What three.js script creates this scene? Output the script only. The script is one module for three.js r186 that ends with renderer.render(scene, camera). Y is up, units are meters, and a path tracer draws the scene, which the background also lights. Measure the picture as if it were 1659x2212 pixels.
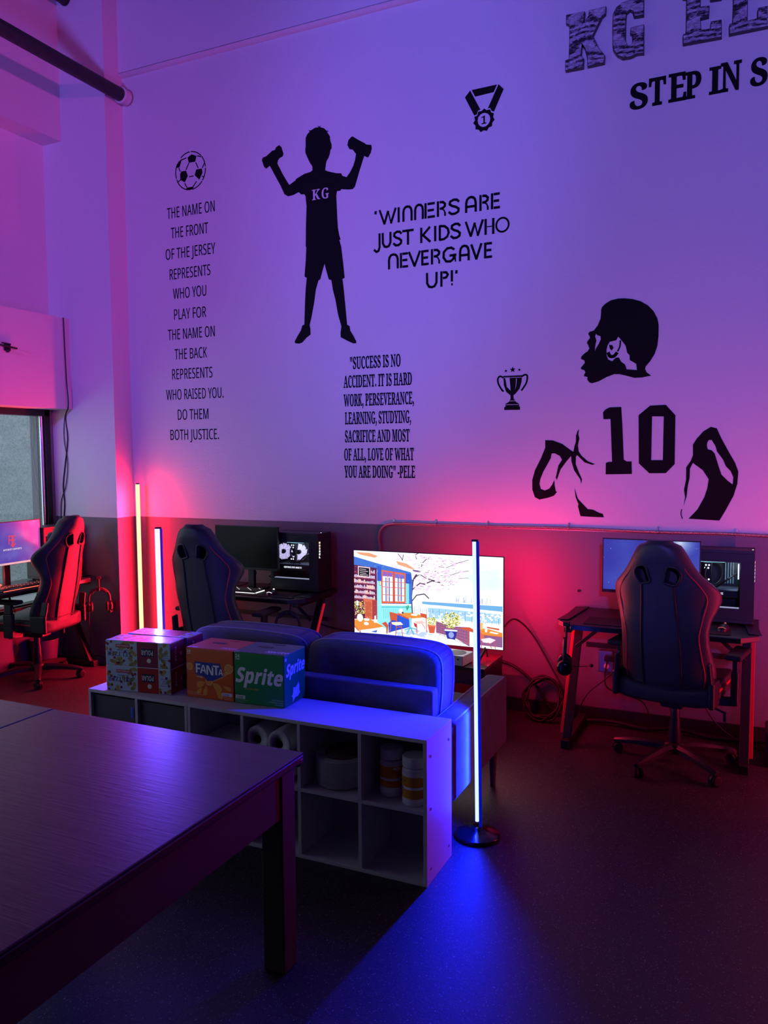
import * as THREE from 'three';
import { RoundedBoxGeometry } from 'three/addons/geometries/RoundedBoxGeometry.js';
import { mergeGeometries, mergeVertices, toCreasedNormals } from 'three/addons/utils/BufferGeometryUtils.js';
import { FontLoader } from 'three/addons/loaders/FontLoader.js';
import { RectAreaLightUniformsLib } from 'three/addons/lights/RectAreaLightUniformsLib.js';
import { Brush, Evaluator, SUBTRACTION } from 'three-bvh-csg';

// ---------------------------------------------------------------- camera, sky, large lights, exposure
RectAreaLightUniformsLib.init();
const scene = new THREE.Scene();
scene.background = new THREE.Color().setRGB(1.2, 1.46, 1.68);        // even overcast daylight outside
const D2R = Math.PI / 180;
const camera = new THREE.PerspectiveCamera(65.227, 1659 / 2212, 0.05, 100);
camera.position.set(0, 1.75, 0);
camera.rotation.set(-4.097 * D2R, 24.9 * D2R, -0.412 * D2R, 'YXZ');
const renderer = new THREE.WebGLRenderer({ antialias: true });
renderer.toneMapping = THREE.LinearToneMapping;
renderer.toneMappingExposure = 1.0;
renderer.shadowMap.enabled = true;

const L = {                                                          // every light that is tuned
  wash: { color: [0.21, 0.14, 1.0], power: 92 },                    // two blue-violet flood lamps high up behind the camera
  magentaLamp: { color: [1.0, 0.025, 0.13], power: 430 },
  pink: { color: [1.0, 0.08, 0.85], power: 60 },                      // magenta flood lamp high on the right wall
  blueLamp: { color: [0.003, 0.012, 1.0], power: 950 },
  violetLamp: { color: [0.1, 0.06, 1.0], power: 650 },
  redLamp: { color: [1.0, 0.006, 0.035], power: 850 },
  tvStrip: { color: [1.0, 0.006, 0.06], power: 420 },
};
function aim(light, from, to) {
  light.position.set(...from); light.castShadow = true; scene.add(light);
  if (light.target) { light.target.position.set(...to); scene.add(light.target); light.target.updateMatrixWorld(); } else light.lookAt(...to);
  return light;
}
function flood(cfg, from, to, angle, penumbra, radius) {
  const s = new THREE.SpotLight(new THREE.Color().setRGB(...cfg.color), cfg.power, 0, angle * D2R, penumbra, 2);
  s.shadow.radius = radius; return aim(s, from, to);
}

// ---------------------------------------------------------------- helpers
let seed = 7;
const rnd = () => { seed = (seed * 1664525 + 1013904223) >>> 0; return seed / 4294967296; };
const V = (x, y, z) => new THREE.Vector3(x, y, z);
const used = {};
const numbered = (n) => { const k = used[n] = (used[n] ?? -1) + 1; return k ? n + '_' + String(k).padStart(3, '0') : n; };
function shade(o) { o.traverse((c) => { if (c.isMesh) { c.castShadow = true; c.receiveShadow = true; } }); return o; }
function tag(o, label, category, group) { o.userData.label = label; o.userData.category = category; if (group) o.userData.group = group; return o; }
function thing(name, label, category, pos = [0, 0, 0], turn = 0, group) {
  const o = new THREE.Group(); o.name = numbered(name); o.position.set(...pos); o.rotation.y = turn; scene.add(o);
  return tag(o, label, category, group);
}
function mesh(name, geo, mat, parent, label) {
  const m = new THREE.Mesh(Array.isArray(geo) ? merged(geo) : geo, mat);
  m.name = parent && parent !== scene ? name : numbered(name); m.castShadow = m.receiveShadow = true;
  if (label) m.userData.label = label;
  (parent ?? scene).add(m); return m;
}
function struct(name, geo, mat, parent) { const m = mesh(name, geo, mat, parent); if (!parent || parent === scene) m.userData.kind = 'structure'; return m; }
function structGroup(name) { const o = new THREE.Group(); o.name = name; o.userData.kind = 'structure'; scene.add(o); return o; }
function merged(list) {
  const flat = list.map((g) => { const h = g.index ? g.toNonIndexed() : g.clone(); for (const k of Object.keys(h.attributes)) if (!['position', 'normal', 'uv'].includes(k)) h.deleteAttribute(k); if (!h.attributes.uv) h.setAttribute('uv', new THREE.BufferAttribute(new Float32Array(h.attributes.position.count * 2), 2)); h.clearGroups(); return h; });
  return mergeGeometries(flat);
}
const at = (g, x = 0, y = 0, z = 0, rx = 0, ry = 0, rz = 0) => { g.applyMatrix4(new THREE.Matrix4().compose(V(x, y, z), new THREE.Quaternion().setFromEuler(new THREE.Euler(rx, ry, rz)), V(1, 1, 1))); return g; };
const box = (x0, x1, y0, y1, z0, z1) => boxUV(at(new THREE.BoxGeometry(x1 - x0, y1 - y0, z1 - z0), (x0 + x1) / 2, (y0 + y1) / 2, (z0 + z1) / 2));
const rbox = (x0, x1, y0, y1, z0, z1, r = 0.004, s = 2) => at(new RoundedBoxGeometry(x1 - x0, y1 - y0, z1 - z0, s, Math.min(r, (x1 - x0) / 2.01, (y1 - y0) / 2.01, (z1 - z0) / 2.01)), (x0 + x1) / 2, (y0 + y1) / 2, (z0 + z1) / 2);
function boxUV(g) {                                                  // uv in metres, by the face's main axis
  const p = g.attributes.position, n = g.attributes.normal, uv = new Float32Array(p.count * 2);
  for (let i = 0; i < p.count; i++) {
    const a = Math.abs(n.getX(i)), b = Math.abs(n.getY(i)), c = Math.abs(n.getZ(i));
    uv[2 * i] = a > b && a > c ? p.getZ(i) : p.getX(i); uv[2 * i + 1] = b > a && b > c ? p.getZ(i) : p.getY(i);
  }
  g.setAttribute('uv', new THREE.BufferAttribute(uv, 2)); return g;
}
const cyl = (r0, r1, h, x, y, z, seg = 24, rx = 0, ry = 0, rz = 0) => at(new THREE.CylinderGeometry(r0, r1, h, seg), x, y, z, rx, ry, rz);
function tube(pts, r, seg = 40, rad = 8, closed = false, tension) {
  return new THREE.TubeGeometry(new THREE.CatmullRomCurve3(pts.map((p) => p.isVector3 ? p : V(...p)), closed, tension === undefined ? 'centripetal' : 'catmullrom', tension ?? 0.5), seg, r, rad, closed);
}
function bar(a, b, w, d, r = 0.003) {                                // a rounded bar from a to b
  const A = V(...a), B = V(...b), len = A.distanceTo(B), g = new RoundedBoxGeometry(w, len, d, 2, Math.min(r, w / 2.01, d / 2.01));
  const q = new THREE.Quaternion().setFromUnitVectors(V(0, 1, 0), B.clone().sub(A).normalize());
  g.applyMatrix4(new THREE.Matrix4().compose(A.add(B).multiplyScalar(0.5), q, V(1, 1, 1))); return g;
}
const lathe = (pts, seg = 40) => new THREE.LatheGeometry(pts.map(([x, y]) => new THREE.Vector2(x, y)), seg);
function loft(rows, closedEnds = true) {                             // rows of equally many points (closed loops) -> one smooth skin
  const n = rows[0].length, pos = [], idx = [], uv = [];
  rows.forEach((r, j) => r.forEach((p, i) => { pos.push(...p); uv.push(i / n, j / (rows.length - 1)); }));
  for (let j = 0; j + 1 < rows.length; j++) for (let i = 0; i < n; i++) { const a = j * n + i, b = j * n + (i + 1) % n, c = a + n, d = b + n; idx.push(a, b, d, a, d, c); }
  if (closedEnds) for (const [j, flip] of [[0, true], [rows.length - 1, false]]) {
    const c = [0, 0, 0]; rows[j].forEach((p) => p.forEach((v, k) => c[k] += v / n)); const m = pos.length / 3; pos.push(...c); uv.push(0.5, 0.5);
    for (let i = 0; i < n; i++) { const a = j * n + i, b = j * n + (i + 1) % n; flip ? idx.push(m, b, a) : idx.push(m, a, b); }
  }
  const g = new THREE.BufferGeometry();
  g.setAttribute('position', new THREE.Float32BufferAttribute(pos, 3)); g.setAttribute('uv', new THREE.Float32BufferAttribute(uv, 2)); g.setIndex(idx); g.computeVertexNormals(); return g;
}
const spow = (v, e) => Math.sign(v) * Math.pow(Math.abs(v), e);
const lerpTable = (t, y) => { for (let i = 0; i + 1 < t.length; i++) if (y <= t[i + 1][0]) { const k = (y - t[i][0]) / (t[i + 1][0] - t[i][0]), s = Math.max(0, Math.min(1, k)); return t[i][1] + (t[i + 1][1] - t[i][1]) * s; } return t[t.length - 1][1]; };

// ---------------------------------------------------------------- textures and materials
const rgb = (r, g, b) => new THREE.Color().setRGB(r, g, b);
function canvas(w, h, draw) { const c = document.createElement('canvas'); c.width = w; c.height = h; const x = c.getContext('2d'); draw(x, w, h); const t = new THREE.CanvasTexture(c); t.colorSpace = THREE.SRGBColorSpace; t.magFilter = THREE.LinearFilter; return t; }
function noiseMap(n, fn, srgb = false) {                             // a tiling data texture
  const d = new Uint8Array(n * n * 4);
  for (let y = 0; y < n; y++) for (let x = 0; x < n; x++) { const v = fn(x, y), k = (y * n + x) * 4; for (let c = 0; c < 3; c++) d[k + c] = Math.max(0, Math.min(255, (Array.isArray(v) ? v[c] : v) * 255)); d[k + 3] = 255; }
  const t = new THREE.DataTexture(d, n, n); t.wrapS = t.wrapT = THREE.RepeatWrapping; t.magFilter = THREE.LinearFilter; if (srgb) t.colorSpace = THREE.SRGBColorSpace; t.needsUpdate = true; return t;
}
function lattice(n, cells, s, rows = cells) {                        // smooth tiling value noise
  const g = []; let q = s * 7919 + 13; for (let i = 0; i < cells * rows; i++) { q = (q * 1664525 + 1013904223) >>> 0; g.push(q / 4294967296); }
  return (x, y) => { const u = x / n * cells, v = y / n * rows, i = Math.floor(u), j = Math.floor(v), a = u - i, b = v - j, sa = a * a * (3 - 2 * a), sb = b * b * (3 - 2 * b), G = (p, r) => g[((r % rows) + rows) % rows * cells + ((p % cells) + cells) % cells];
    return (G(i, j) * (1 - sa) + G(i + 1, j) * sa) * (1 - sb) + (G(i, j + 1) * (1 - sa) + G(i + 1, j + 1) * sa) * sb; };
}
const rep = (t, x, y = x) => { const c = t.clone(); c.repeat.set(x, y); c.needsUpdate = true; return c; };
const n1 = lattice(512, 64, 1), n2 = lattice(512, 12, 2), n3 = lattice(512, 200, 3), n4 = lattice(512, 5, 4), grainX = lattice(512, 24, 5);
const rollerBump = noiseMap(512, (x, y) => 0.45 * n1(x, y) + 0.3 * n3(x, y) + 0.25 * n2(x, y));
const fleckBase = [];
for (let i = 0; i < 2600; i++) fleckBase.push([rnd() * 512, rnd() * 512, 0.5 + rnd() * 1.5, 0.2 + 0.8 * rnd()]);
const floorTex = canvas(512, 512, (c) => {
  c.fillStyle = '#2d2c30'; c.fillRect(0, 0, 512, 512);
  for (let i = 0; i < 3000; i++) { c.fillStyle = rnd() < 0.5 ? 'rgba(20,20,24,.5)' : 'rgba(82,80,86,.5)'; c.fillRect(rnd() * 512, rnd() * 512, 1 + rnd() * 3, 1 + rnd() * 3); }
  for (const [x, y, r, a] of fleckBase) { c.fillStyle = `rgba(225,222,220,${0.3 + 0.7 * a * a})`; c.beginPath(); c.ellipse(x, y, r * 0.9, r * 0.6, a * 9, 0, 7); c.fill(); }
});
floorTex.wrapS = floorTex.wrapT = THREE.RepeatWrapping;
const g1 = lattice(512, 7, 9, 110), g2 = lattice(512, 30, 10, 220);
const woodTex = noiseMap(512, (x, y) => { const v = 0.42 + 0.14 * (g1(x, y) - 0.5) + 0.12 * (g2(x, y) - 0.5) + 0.12 * (n4(x, y) - 0.5); return [v * 0.5, v * 0.42, v * 0.46]; }, true);
const woodBump = noiseMap(512, (x, y) => 0.5 * g1(x, y) + 0.5 * g2(x, y));
const fabricBump = noiseMap(256, (x, y) => 0.5 + 0.25 * Math.sin(x * Math.PI / 4) * Math.sin(y * Math.PI / 4) + 0.25 * (n3(x * 2, y * 2) - 0.5));
const leatherBump = noiseMap(256, (x, y) => { const a = n3(x * 2, y * 2), b = n1(x * 2, y * 2); return 0.6 * a + 0.4 * b; });
const velvetMap = noiseMap(512, (x, y) => { const v = 0.7 + 0.2 * (n2(x, y) - 0.5) + 0.15 * (n1(x, y) - 0.5); return [v, v, v]; });
const std = (o) => new THREE.MeshStandardMaterial(o), phys = (o) => new THREE.MeshPhysicalMaterial(o);
const M = {
  wall: std({ color: rgb(0.74, 0.72, 0.73), roughness: 0.7, bumpMap: rep(rollerBump, 1.2), bumpScale: 0.0012 }),
  band: std({ color: rgb(0.15, 0.148, 0.17), roughness: 0.55, bumpMap: rep(rollerBump, 1.2), bumpScale: 0.0012 }),
  ceiling: std({ color: rgb(0.12, 0.12, 0.12), roughness: 0.9 }),
  roomDark: std({ color: rgb(0.25, 0.24, 0.25), roughness: 0.85 }),
  floor: std({ map: rep(floorTex, 1.6), roughness: 0.5, bumpMap: rep(rollerBump, 3), bumpScale: 0.0006 }),
  paint: phys({ color: rgb(0.005, 0.005, 0.006), roughness: 0.8, specularIntensity: 0.35 }),
  plastic: std({ color: rgb(0.016, 0.016, 0.018), roughness: 0.42 }),
  glossBlack: std({ color: rgb(0.01, 0.01, 0.012), roughness: 0.18 }),
  darkMetal: std({ color: rgb(0.03, 0.03, 0.034), roughness: 0.38, metalness: 0.4 }),
  steel: std({ color: rgb(0.55, 0.55, 0.57), roughness: 0.32, metalness: 1 }),
  leather: phys({ color: rgb(0.036, 0.035, 0.04), roughness: 0.46, bumpMap: rep(leatherBump, 6), bumpScale: 0.0005 }),
  leatherTrim: phys({ color: rgb(0.012, 0.012, 0.014), roughness: 0.5 }),
  redTrim: phys({ color: rgb(0.5, 0.02, 0.03), roughness: 0.45 }),
  rubber: std({ color: rgb(0.012, 0.012, 0.013), roughness: 0.75 }),
  cable: std({ color: rgb(0.012, 0.012, 0.013), roughness: 0.5 }),
  carbon: std({ color: rgb(0.022, 0.022, 0.025), roughness: 0.4, bumpMap: rep(fabricBump, 20), bumpScale: 0.0003 }),
  mat: std({ color: rgb(0.014, 0.014, 0.016), roughness: 0.9 }),
  shelf: std({ color: rgb(0.66, 0.64, 0.66), roughness: 0.5 }),
  shelfBack: std({ color: rgb(0.42, 0.41, 0.43), roughness: 0.7 }),
  bin: std({ color: rgb(0.14, 0.135, 0.16), roughness: 0.9, bumpMap: rep(fabricBump, 12), bumpScale: 0.0006 }),
  table: std({ map: rep(woodTex, 0.9, 1.3), roughness: 0.4, bumpMap: rep(woodBump, 0.9, 1.3), bumpScale: 0.0004 }),
  tableEdge: std({ color: rgb(0.012, 0.011, 0.012), roughness: 0.45 }),
  apron: std({ color: rgb(0.05, 0.032, 0.03), roughness: 0.5 }),
  sofa: phys({ color: rgb(0.16, 0.155, 0.18), roughness: 0.85, sheen: 0.7, sheenRoughness: 0.45, sheenColor: rgb(0.55, 0.55, 0.62), map: rep(velvetMap, 2.2), bumpMap: rep(fabricBump, 26), bumpScale: 0.0005 }),
  sofaPiping: phys({ color: rgb(0.28, 0.275, 0.31), roughness: 0.8, sheen: 0.5, sheenColor: rgb(0.6, 0.6, 0.65) }),
  woodLeg: std({ color: rgb(0.1, 0.055, 0.03), roughness: 0.5 }),
  paper: std({ color: rgb(0.74, 0.73, 0.72), roughness: 0.95, bumpMap: rep(rollerBump, 8), bumpScale: 0.001 }),
  cardboard: std({ color: rgb(0.2, 0.13, 0.08), roughness: 0.9 }),
  whitePlastic: std({ color: rgb(0.7, 0.7, 0.7), roughness: 0.4 }),
  stucco: std({ color: rgb(0.36, 0.39, 0.4), roughness: 0.95, map: rep(noiseMap(512, (x, y) => { const v = 0.72 + 0.3 * (n3(x, y) - 0.5) + 0.22 * (n1(x, y) - 0.5) + 0.12 * (n2(x, y) - 0.5); return [v, v, v]; }), 0.8), bumpMap: rep(rollerBump, 2.5), bumpScale: 0.006 }),
  pavement: std({ color: rgb(0.35, 0.35, 0.34), roughness: 0.95 }),
  pane: phys({ color: rgb(0.93, 0.96, 0.96), roughness: 0.02, transmission: 1, thickness: 0, ior: 1.5 }),
  smoked: phys({ color: rgb(0.75, 0.77, 0.8), roughness: 0.03, transmission: 1, thickness: 0, ior: 1.5 }),
  jamb: std({ color: rgb(0.2, 0.2, 0.21), roughness: 0.7 }),
  bronze: std({ color: rgb(0.035, 0.033, 0.034), roughness: 0.4, metalness: 0.5 }),
  aluminium: std({ color: rgb(0.85, 0.85, 0.85), roughness: 0.22, metalness: 1 }),
};
const glow = (r, g, b, base = 0.02) => std({ color: rgb(base, base, base), roughness: 0.6, emissive: rgb(r, g, b), emissiveIntensity: 1 });
const font = {};
for (const [k, f] of [['sans', 'sans_regular'], ['bold', 'sans_bold'], ['serif', 'serif_bold'], ['mono', 'sans_mono_regular']]) font[k] = await new FontLoader().loadAsync('fonts/droid/droid_' + f + '.typeface.json');
const poly = (flat, k = 0.001) => { const a = []; for (let i = 0; i < flat.length; i += 2) a.push(new THREE.Vector2(flat[i] * k, flat[i + 1] * k)); return a; };
const flatShape = (shapes, z, d = 0.0015) => { const g = new THREE.ExtrudeGeometry(shapes, { depth: d, bevelEnabled: false, curveSegments: 6 }); g.translate(0, 0, z); return g; };
function outlined(pts, holes = []) { const s = new THREE.Shape(pts); for (const h of holes) s.holes.push(new THREE.Path(h)); return s; }
function fit(fnt, text, x0, x1, y0, y1, z, d = 0.0015, bold = 0) {            // lettering stretched to a box on a plane facing +z; y1 is the cap height
  const shapes = fnt.generateShapes(text, 1), cap = fnt.generateShapes('H', 1)[0].getPoints().reduce((a, p) => Math.max(a, p.y), 0);
  const g = bold ? new THREE.ExtrudeGeometry(shapes, { depth: d, bevelEnabled: true, bevelSize: bold, bevelThickness: 0.0002, bevelSegments: 1, curveSegments: 6 }) : flatShape(shapes, 0, d); g.computeBoundingBox(); const b = g.boundingBox, sx = (x1 - x0) / (b.max.x - b.min.x), sy = (y1 - y0) / cap;
  g.applyMatrix4(new THREE.Matrix4().set(sx, 0, 0, x0 - b.min.x * sx, 0, sy, 0, y0, 0, 0, 1, z, 0, 0, 0, 1)); return g;
}
function strokes(lines, w, z, d = 0.0015) {                          // lines: lists of [x, y]; a flat band of width w along each
  const out = [];
  for (const l of lines) for (let i = 0; i + 1 < l.length; i++) {
    const [x0, y0] = l[i], [x1, y1] = l[i + 1], ww = l[i][2] ?? w, dx = x1 - x0, dy = y1 - y0, n = Math.hypot(dx, dy) || 1, nx = -dy / n * ww / 2, ny = dx / n * ww / 2, ex = dx / n * ww * 0.18, ey = dy / n * ww * 0.18;
    out.push(new THREE.Shape([new THREE.Vector2(x0 + nx - ex, y0 + ny - ey), new THREE.Vector2(x0 - nx - ex, y0 - ny - ey), new THREE.Vector2(x1 - nx + ex, y1 - ny + ey), new THREE.Vector2(x1 + nx + ex, y1 + ny + ey)]));
  }
  return flatShape(out, z, d);
}

// ---------------------------------------------------------------- the room
struct('floor', box(-5.9, 5.3, -0.12, 0, -5.5, 4.5), M.floor);
struct('ceiling', box(-5.9, 5.3, 6.2, 6.4, -5.5, 4.5), M.ceiling);
const wallBack = structGroup('wall_back');
mesh('upper_wall', box(-5.7, 5.2, 4.855, 6.2, -5.5, -5.215), M.wall, wallBack);
mesh('ledge_bevel', loft([-5.7, 5.2].map((x) => [[x, 4.82, -5.255], [x, 4.855, -5.255], [x, 4.855, -5.2145], [x, 4.845, -5.2145]].reverse())), M.wall, wallBack);
mesh('white_wall', box(-5.7, 5.2, 1.245, 4.855, -5.5, -5.25), M.wall, wallBack);
mesh('painted_band', box(-5.7, 5.2, 0, 1.245, -5.5, -5.25), M.band, wallBack, 'dark grey painted lower band');
struct('baseboard_back', rbox(-4.77, 5, 0, 0.09, -5.25, -5.236, 0.003), M.plastic);
struct('wall_right', box(5, 5.3, 0, 6.2, -5.2, 4.5), M.roomDark);
struct('wall_front', box(-5.7, 5, 0, 6.2, 4.2, 4.5), M.roomDark);
const pillar = structGroup('pillar');
mesh('shaft', box(-5.46, -4.77, 1.245, 6.2, -5.25, -5.05), M.wall, pillar);
mesh('painted_band', box(-5.46, -4.77, 0, 1.245, -5.25, -5.05), M.band, pillar, 'dark grey painted lower band');
const WZ = [-5.02, 3.4];                                            // the window opening along z
const wallLeft = structGroup('wall_left');
mesh('lower_wall', box(-5.7, -5.46, 0, 0.48, -5.25, 4.5), M.band, wallLeft);
mesh('near_wall', box(-5.7, -5.46, 0.48, 2.15, WZ[1], 4.5), M.wall, wallLeft);
mesh('end_wall', box(-5.7, -5.46, 0.48, 2.15, -5.25, WZ[0]), M.jamb, wallLeft);
mesh('header', box(-5.7, -5.23, 2.15, 2.9, -5.05, 4.5), M.wall, wallLeft);
mesh('recessed_wall', box(-5.7, -5.46, 2.9, 4.34, -5.25, 4.5), M.wall, wallLeft);
mesh('upper_block', box(-5.7, -5.25, 4.34, 6.2, -5.05, 4.5), M.wall, wallLeft);
const win = structGroup('window_1');
{
  const y0 = 0.48, y1 = 2.15, X = -5.5, f = 0.055, cuts = [WZ[0], -3.68, -2.34, -0.9, 0.54, 1.98, WZ[1]], last = 6;
  mesh('window_frame', [rbox(X - 0.06, X + 0.04, y1 - f, y1, WZ[0], WZ[1], 0.004), rbox(X - 0.06, X + 0.04, y0, y0 + f, WZ[0], WZ[1], 0.004), ...cuts.map((z, i) => rbox(X - 0.06, X + 0.04, y0, y1, i === 0 ? z : i === last ? z - f : z - f / 2, i === 0 ? z + f : i === last ? z : z + f / 2, 0.004))], M.bronze, win);
  for (let i = 0; i < last; i++) {
    const a = cuts[i] + (i ? f / 2 : f), b = cuts[i + 1] - (i < last - 1 ? f / 2 : f);
    mesh('glazing_bead', [cyl(0.016, 0.016, y1 - y0 - 2 * f, X + 0.012, (y0 + y1) / 2, a + 0.016, 18), cyl(0.016, 0.016, y1 - y0 - 2 * f, X + 0.012, (y0 + y1) / 2, b - 0.016, 18)], M.aluminium, win);
    mesh('pane', box(X - 0.006, X - 0.003, y0 + f, y1 - f, a, b), M.pane, win);
  }
}
struct('neighbour_wall', box(-8.9, -8.6, -0.3, 2.75, -14, -4), M.stucco);
struct('pavement', box(-8.6, -5.95, -0.3, -0.05, -10, 6), M.pavement);

// flood lamps of the room, behind and beside the photographer
flood(L.wash, [-3.4, 3.3, 3.9], [-4.1, 4.0, -5.25], 21.5, 0.35, 8);
flood({ ...L.wash, power: L.wash.power * 1.45 }, [1.2, 3.3, 3.9], [-0.1, 3.6, -5.25], 22, 0.35, 8);
flood(L.pink, [4.7, 3.2, -1.5], [-5.2, 3.75, -4.0], 16, 0.6, 8);
for (const [p, l, turn] of [[[1.2, 3.3, 3.96], 'round black flood lamp high on the wall behind the viewer', 0], [[-3.4, 3.3, 3.96], 'second flood lamp behind the viewer, nearer the windows', 0], [[4.76, 3.2, -1.5], 'round black flood lamp high on the side wall', Math.PI / 2]]) {
  const t = thing('flood_lamp', l, 'lamp', p, turn);
  mesh('housing', at(lathe([[0.001, 0], [0.07, 0], [0.1, -0.08], [0.1, -0.12], [0.092, -0.12], [0.06, -0.02], [0.001, -0.02]], 32), 0, 0, 0.09, Math.PI / 2), M.plastic, t);
  mesh('wall_plate', rbox(-0.06, 0.06, -0.06, 0.06, 0.1, 0.24, 0.01), M.darkMetal, t);
}

// ---------------------------------------------------------------- stencils and lettering on the back wall (millimetres on the wall)
const WZF = -5.25;
const BOY = [-3048, 4069, -3033, 4093, -3012, 4109, -3026, 4121, -3003, 4115, -2966, 4128, -2937, 4126, -2950, 4142, -2930, 4129, -2916, 4136, -2926, 4124, -2894, 4112, -2872, 4090, -2854, 4086, -2869, 4081, -2852, 4056, -2843, 4040, -2846, 4035, -2843, 4015, -2833, 3989, -2833, 3960, -2844, 3948, -2847, 3928, -2859, 3899, -2875, 3879, -2881, 3861, -2888, 3815, -2862, 3802, -2800, 3781, -2758, 3773, -2747, 3754, -2714, 3740, -2685, 3770, -2659, 3811, -2645, 3847, -2636, 3889, -2662, 3923, -2688, 3931, -2705, 3962, -2696, 3995, -2674, 4013, -2661, 4015, -2630, 3993, -2613, 3981, -2570, 3955, -2553, 3941, -2515, 3932, -2511, 3908, -2520, 3879, -2537, 3854, -2547, 3852, -2571, 3865, -2580, 3844, -2611, 3766, -2634, 3701, -2647, 3665, -2665, 3649, -2704, 3652, -2757, 3662, -2766, 3652, -2793, 3653, -2799, 3626, -2795, 3510, -2789, 3393, -2779, 3342, -2768, 3308, -2778, 3306, -2764, 3259, -2750, 3149, -2738, 3032, -2756, 3026, -2746, 2947, -2732, 2806, -2722, 2696, -2702, 2685, -2696, 2651, -2672, 2614, -2650, 2574, -2648, 2558, -2673, 2558, -2717, 2578, -2775, 2609, -2777, 2637, -2769, 2687, -2795, 2772, -2816, 2883, -2836, 2955, -2848, 3027, -2869, 3033, -2890, 3102, -2903, 3150, -2922, 3097, -2939, 3044, -2946, 3038, -2955, 3036, -2979, 2969, -2995, 2875, -3019, 2773, -3036, 2715, -3030, 2687, -3029, 2646, -3064, 2625, -3102, 2591, -3130, 2585, -3164, 2591, -3166, 2607, -3139, 2646, -3110, 2684, -3100, 2716, -3081, 2724, -3074, 2858, -3066, 2976, -3055, 3063, -3072, 3072, -3073, 3084, -3062, 3182, -3055, 3284, -3060, 3293, -3055, 3450, -3048, 3582, -3055, 3653, -3065, 3669, -3093, 3671, -3107, 3686, -3116, 3691, -3159, 3677, -3206, 3674, -3236, 3693, -3271, 3763, -3326, 3858, -3361, 3919, -3393, 3902, -3412, 3919, -3430, 3970, -3422, 3988, -3391, 3993, -3362, 4010, -3337, 4025, -3313, 4026, -3303, 4044, -3276, 4056, -3256, 4037, -3240, 3987, -3248, 3969, -3274, 3961, -3288, 3947, -3294, 3925, -3250, 3843, -3209, 3777, -3193, 3755, -3140, 3779, -3133, 3790, -3063, 3815, -3008, 3822, -2994, 3831, -2995, 3859, -3016, 3889, -3038, 3933, -3050, 3960, -3053, 3988, -3049, 4003];
const SHIRT_KG = [-3000, 3616, -2932, 3692, -2927, 3616, -2860, 3682];
const BALL = [-4098, 3994, -4241, 4016, -3957, 3973, -4093, 4141, -4102, 3847];
const RIBBON_A = [-1782, 4163, -1819, 4125, -1754, 3997, -1735, 4001, -1728, 4023, -1711, 4027];
const RIBBON_B = [-1587, 4166, -1552, 4129, -1618, 3997, -1634, 4006, -1644, 4026, -1660, 4025];
const RIBBON_C = [-1772, 4164, -1597, 4166, -1620, 4122, -1748, 4117];
const STARBURST = [-1684, 4030, -1668, 4016, -1644, 4017, -1637, 3996, -1618, 3987, -1623, 3964, -1613, 3946, -1629, 3929, -1631, 3907, -1653, 3902, -1666, 3883, -1688, 3890, -1709, 3882, -1723, 3900, -1745, 3906, -1745, 3930, -1761, 3947, -1749, 3965, -1753, 3988, -1733, 3993, -1726, 4017, -1704, 4016];
const MEDAL_HOLE = [-1680, 4001, -1661, 3993, -1648, 3978, -1643, 3960, -1646, 3940, -1658, 3923, -1674, 3913, -1694, 3912, -1712, 3921, -1726, 3939, -1730, 3960, -1726, 3980, -1712, 3995, -1696, 4001];
const MEDAL_ONE = [-1680, 3985, -1680, 3939, -1669, 3937, -1670, 3931, -1704, 3931, -1703, 3937, -1690, 3938, -1691, 3975, -1704, 3971, -1704, 3977];
const TSTARS = [-1530, 2303, -1519, 2302, -1484, 2309, -1463, 2308, -1438, 2306, -1427, 2305];
const CUP = [-1548, 2270, -1420, 2269, -1423, 2226, -1436, 2182, -1463, 2150, -1478, 2139, -1476, 2117, -1460, 2094, -1440, 2083, -1438, 2064, -1432, 2060, -1432, 2042, -1541, 2043, -1541, 2060, -1533, 2066, -1532, 2084, -1509, 2096, -1497, 2118, -1499, 2140, -1528, 2164, -1544, 2209];
const CUP_STRIPE = [-1535, 2256, -1505, 2255, -1497, 2170, -1524, 2197];
const CUP_GLINT = [-1461, 2249, -1455, 2249, -1458, 2205, -1468, 2172, -1462, 2213];
const CUP_HANDLE_A = [-1548, 2259, -1571, 2269, -1586, 2251, -1581, 2218, -1559, 2180, -1547, 2168];
const CUP_HANDLE_B = [-1420, 2262, -1399, 2272, -1384, 2260, -1391, 2217, -1414, 2181, -1423, 2170];
const HEAD = [-911, 2655, -905, 2672, -884, 2692, -850, 2710, -809, 2716, -769, 2715, -721, 2706, -671, 2688, -627, 2659, -594, 2622, -570, 2576, -562, 2535, -562, 2467, -568, 2406, -583, 2359, -609, 2316, -635, 2286, -638, 2270, -628, 2249, -601, 2228, -654, 2219, -701, 2218, -741, 2231, -789, 2245, -824, 2248, -872, 2231, -920, 2207, -962, 2196, -979, 2202, -992, 2219, -992, 2238, -1013, 2243, -1013, 2254, -1005, 2267, -1012, 2282, -1032, 2288, -1034, 2299, -1009, 2328, -1013, 2344, -1034, 2354, -1033, 2368, -1013, 2388, -992, 2401, -982, 2418, -989, 2440, -998, 2454, -993, 2465, -978, 2485, -983, 2499, -990, 2510, -983, 2522, -955, 2529, -931, 2559, -914, 2599, -911, 2634];
const HEAD_CHEEK = [-941, 2507, -930, 2496, -913, 2491, -911, 2470, -923, 2443, -940, 2416, -947, 2396, -945, 2430, -938, 2465, -946, 2490];
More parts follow.
